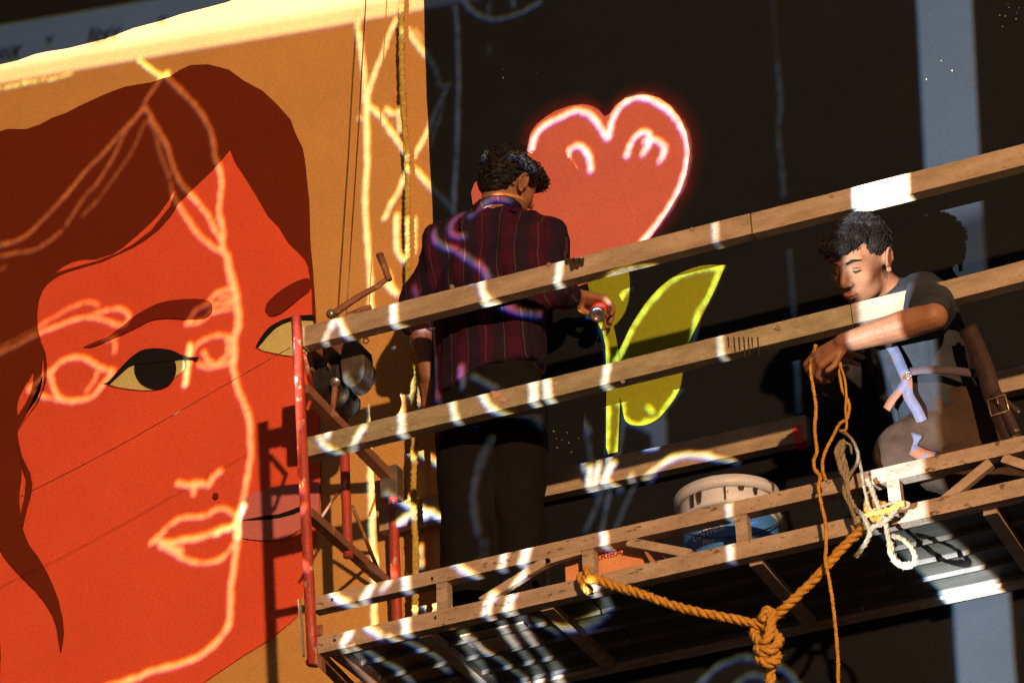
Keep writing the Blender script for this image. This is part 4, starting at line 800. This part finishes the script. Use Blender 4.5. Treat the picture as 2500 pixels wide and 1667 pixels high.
# the spray can in his hand
sc_ = root('spray_can', can0, 'spray paint can with red top held against the flower stem', 'spray can')
obj('can_body', MB().lathe(can0, cax, [(.001,.008),(.014,.006),(.021,.0),(.025,.006),(.025,.10),(.020,.112),(.001,.112)], 24), SHINY, sc_, True)
obj('can_band', MB().lathe(can0, cax, [(.0252,.030),(.0256,.030),(.0256,.098),(.0252,.098)], 24), CAPR, sc_, True)
obj('can_nozzle', MB().lathe(can0+cax*.112, cax, [(.001,.0),(.012,.0),(.012,.020),(.001,.022)], 14), CAPR, sc_, True)

# ---- man crouching over the rail
H2 = Frame(at(2098,640,-.60), camv(-.50,-.36,.79), camv(-.24,.92,.28), 1.03)
hc = at(2345,1085,-.33)
P2 = root('person', (hc.x, -.33, DECK), 'young man leaning over the middle rail, knotting orange cord', 'person')
nk = at(2192,742,-.44); s1, s2 = at(2262,735,-.50), at(2120,790,-.26); e1, w1 = at(2278,772,-.69), at(2058,838,-.675)
e2, w2 = at(2040,960,-.36), at(2010,890,-.50)
ch, wa = at(2235,900,-.35), at(2300,1010,-.33)
m = MB(); head(m, H2); cap(m, H2.p(0,-.03,-.05), nk, .054, .062); chain(m, [nk, ch, wa, hc], [.08,.095,.09,.10])
for sh, e_, w_ in ((s1, e1, w1), (s2, e2, w2)): chain(m, [nk, sh], [.07,.06]); chain(m, [sh, e_], [.052,.042]); chain(m, [e_, e_.lerp(w_, .35), w_], [.041,.042,.028])
hL, hR = hc+Vector((-.06,-.06,0)), hc+Vector((.07,.06,0)); k1, k2 = at(2190,1115,-.46), at(2330,1150,-.42); k1.z = max(k1.z, DECK+.10); k2.z = max(k2.z, DECK+.08)
f1, f2 = Vector((k1.x+.38,-.30,DECK+.06)), Vector((k2.x+.36,-.20,DECK+.06))
for h_, k_, a_ in ((hL, k1, f1), (hR, k2, f2)): chain(m, [h_, k_, a_, a_+Vector((.1,.02,-.01))], [.085,.06,.042,.035])
hand(m, w1, at(2012,868,-.672)-w1, (-.1,.85,-.35), -1, curl=[(.45,.8,.5),(.55,.9,.5),(.7,.9,.5),(.8,.9,.6)], spread=.22, k=.98, thumb=[w1+Vector((-.005,.0,-.02)), at(2046,872,-.680), at(2036,893,-.685), at(2020,905,-.688)])
hand(m, w2, at(2035,862,-.57)-w2, (.9,.1,-.2), -1, curl=(.6,.7,.5))
body2 = voxel(m, .0036, SKIN, 'body', P2, 4); soften(body2, H2, 90)
obj('lips', MB().tube([H2.p(-.021,.091,-.061), H2.p(-.009,.1035,-.058), H2.p(0,.1045,-.0605), H2.p(.009,.1035,-.058), H2.p(.021,.091,-.061)], [.0022,.005,.005,.005,.0022], 8), LIPS, P2, True)
m = MB(); R_ = [(at(2196,730,-.41), .10,.08,.0), (at(2212,775,-.39), .155,.11,-.01), (at(2228,850,-.36), .158,.125,-.02), (at(2250,930,-.345), .150,.125,-.03), (at(2290,1010,-.335), .145,.125,-.04), (at(2325,1065,-.33), .145,.125,-.04)]
loft(m, R_); cap(m, nk+Vector((.0,.0,.01)), nk+Vector((.02,.0,-.06)), .070, .12)
chain(m, [nk+Vector((.02,0,-.03)), s1, s1.lerp(e1, .55), s1.lerp(e1, .86)], [.10,.080,.068,.062]); chain(m, [nk+Vector((0,0,-.04)), s2, s2.lerp(e2, .5), e2, e2.lerp(w2, .55)], [.10,.080,.066,.055,.045])
voxel(m, .0075, BSHIRT, 'shirt', P2, 3, folds(.018, 13, 8))
m = MB(); loft(m, [(wa+Vector((.02,0,.02)), .145,.125,0), (hc, .155,.13,0), (hc+Vector((0,0,-.08)), .14,.12,0)])
for h_, k_, a_ in ((hL, k1, f1), (hR, k2, f2)): chain(m, [h_, h_.lerp(k_, .5), k_], [.100,.090,.074]); chain(m, [k_, a_], [.072,.055])
voxel(m, .008, JEANB, 'trousers', P2, 4, folds(.013, 11, 9))
for a_ in (f1, f2):
    m = MB(); cap(m, a_+Vector((0,0,-.01)), a_+Vector((.13,.02,-.02)), .042, .036); voxel(m, .008, SHOE, 'shoe', P2, 3)
def strap(name, l, wd, material, parent=P2, th=.004, off=(0,-1,0)):
    P = [Vector(p) for p in catmull([tuple(at(x, y, Y_)) for x, y, Y_ in l], 6)]; m = MB(); vs = []; o_ = Vector(off)
    for i, p in enumerate(P):
        t = (P[min(i+1, len(P)-1)]-P[max(i-1, 0)]).normalized(); s_ = t.cross(o_).normalized()*wd/2; vs += [p-s_, p+s_, p+s_+o_*th, p-s_+o_*th]
    n = len(P)-1
    m.add(vs, [(0,1,2,3), (n*4+3,n*4+2,n*4+1,n*4)]+[(i*4+k, i*4+(k+1) % 4, (i+1)*4+(k+1) % 4, (i+1)*4+k) for i in range(n) for k in range(4)])
    return obj(name, m, material, parent, True)
strap('harness_strap', [(2165,830,-.495),(2185,860,-.50),(2205,905,-.502),(2215,930,-.50),(2218,965,-.497),(2238,1000,-.49),(2252,1030,-.485)], .030, WEB)
strap('harness_strap', [(2215,925,-.502),(2200,950,-.50),(2180,975,-.495),(2165,1000,-.485)], .024, WEB)
strap('harness_strap', [(2222,908,-.503),(2262,904,-.50),(2320,905,-.495),(2380,912,-.48)], .024, BELT)
strap('harness_strap', [(2240,1060,-.50),(2225,1090,-.505),(2250,1110,-.515),(2280,1118,-.52)], .034, WEB)
obj('harness_ring', MB().tube(ring(at(2216,916,-.509), .010, .0025, (0,1,0)), .0025, 6), SHINY, P2, True)
ls_ = strap('leather_strap', [(2362,800,-.50),(2385,850,-.51),(2405,900,-.52),(2422,960,-.53),(2445,1020,-.54),(2475,1080,-.54)], .050, LEATH, th=.006)
strap('leather_strap', [(2350,815,-.46),(2392,870,-.47),(2420,930,-.48),(2450,975,-.49),(2490,1010,-.49)], .018, LEATH, th=.005)
bkl = MB(); c = at(2436,988,-.55); q = [c+Vector(v) for v in ((-.026,0,.020),(.024,0,.026),(.028,0,-.024),(-.022,0,-.030),(-.026,0,.020))]
bkl.tube(q, .0028, 8); bkl.tube([c+Vector((0,0,.026)), c+Vector((.002,-.004,.0))], .002, 6); obj('buckle', bkl, BRASS, ls_, True)
strap('leather_strap', [(2430,960,-.535),(2455,1005,-.54),(2480,1060,-.545)], .030, LEATH, th=.007)
hairdo(H2, P2, [((0,-.030,.042), (.081,.092,.086)), ((-.006,.030,.086), (.068,.064,.032)), ((-.010,.078,.076), (.050,.032,.026)), ((-.052,-.010,.046), (.032,.060,.048)), ((.054,-.016,.048), (.030,.056,.046))], 1500, .16, seed=9, sweep=.65, ln=.026, th=.55)
for s_ in (1,-1): brow(H2, s_, P2); eyeclosed(H2, s_, P2)
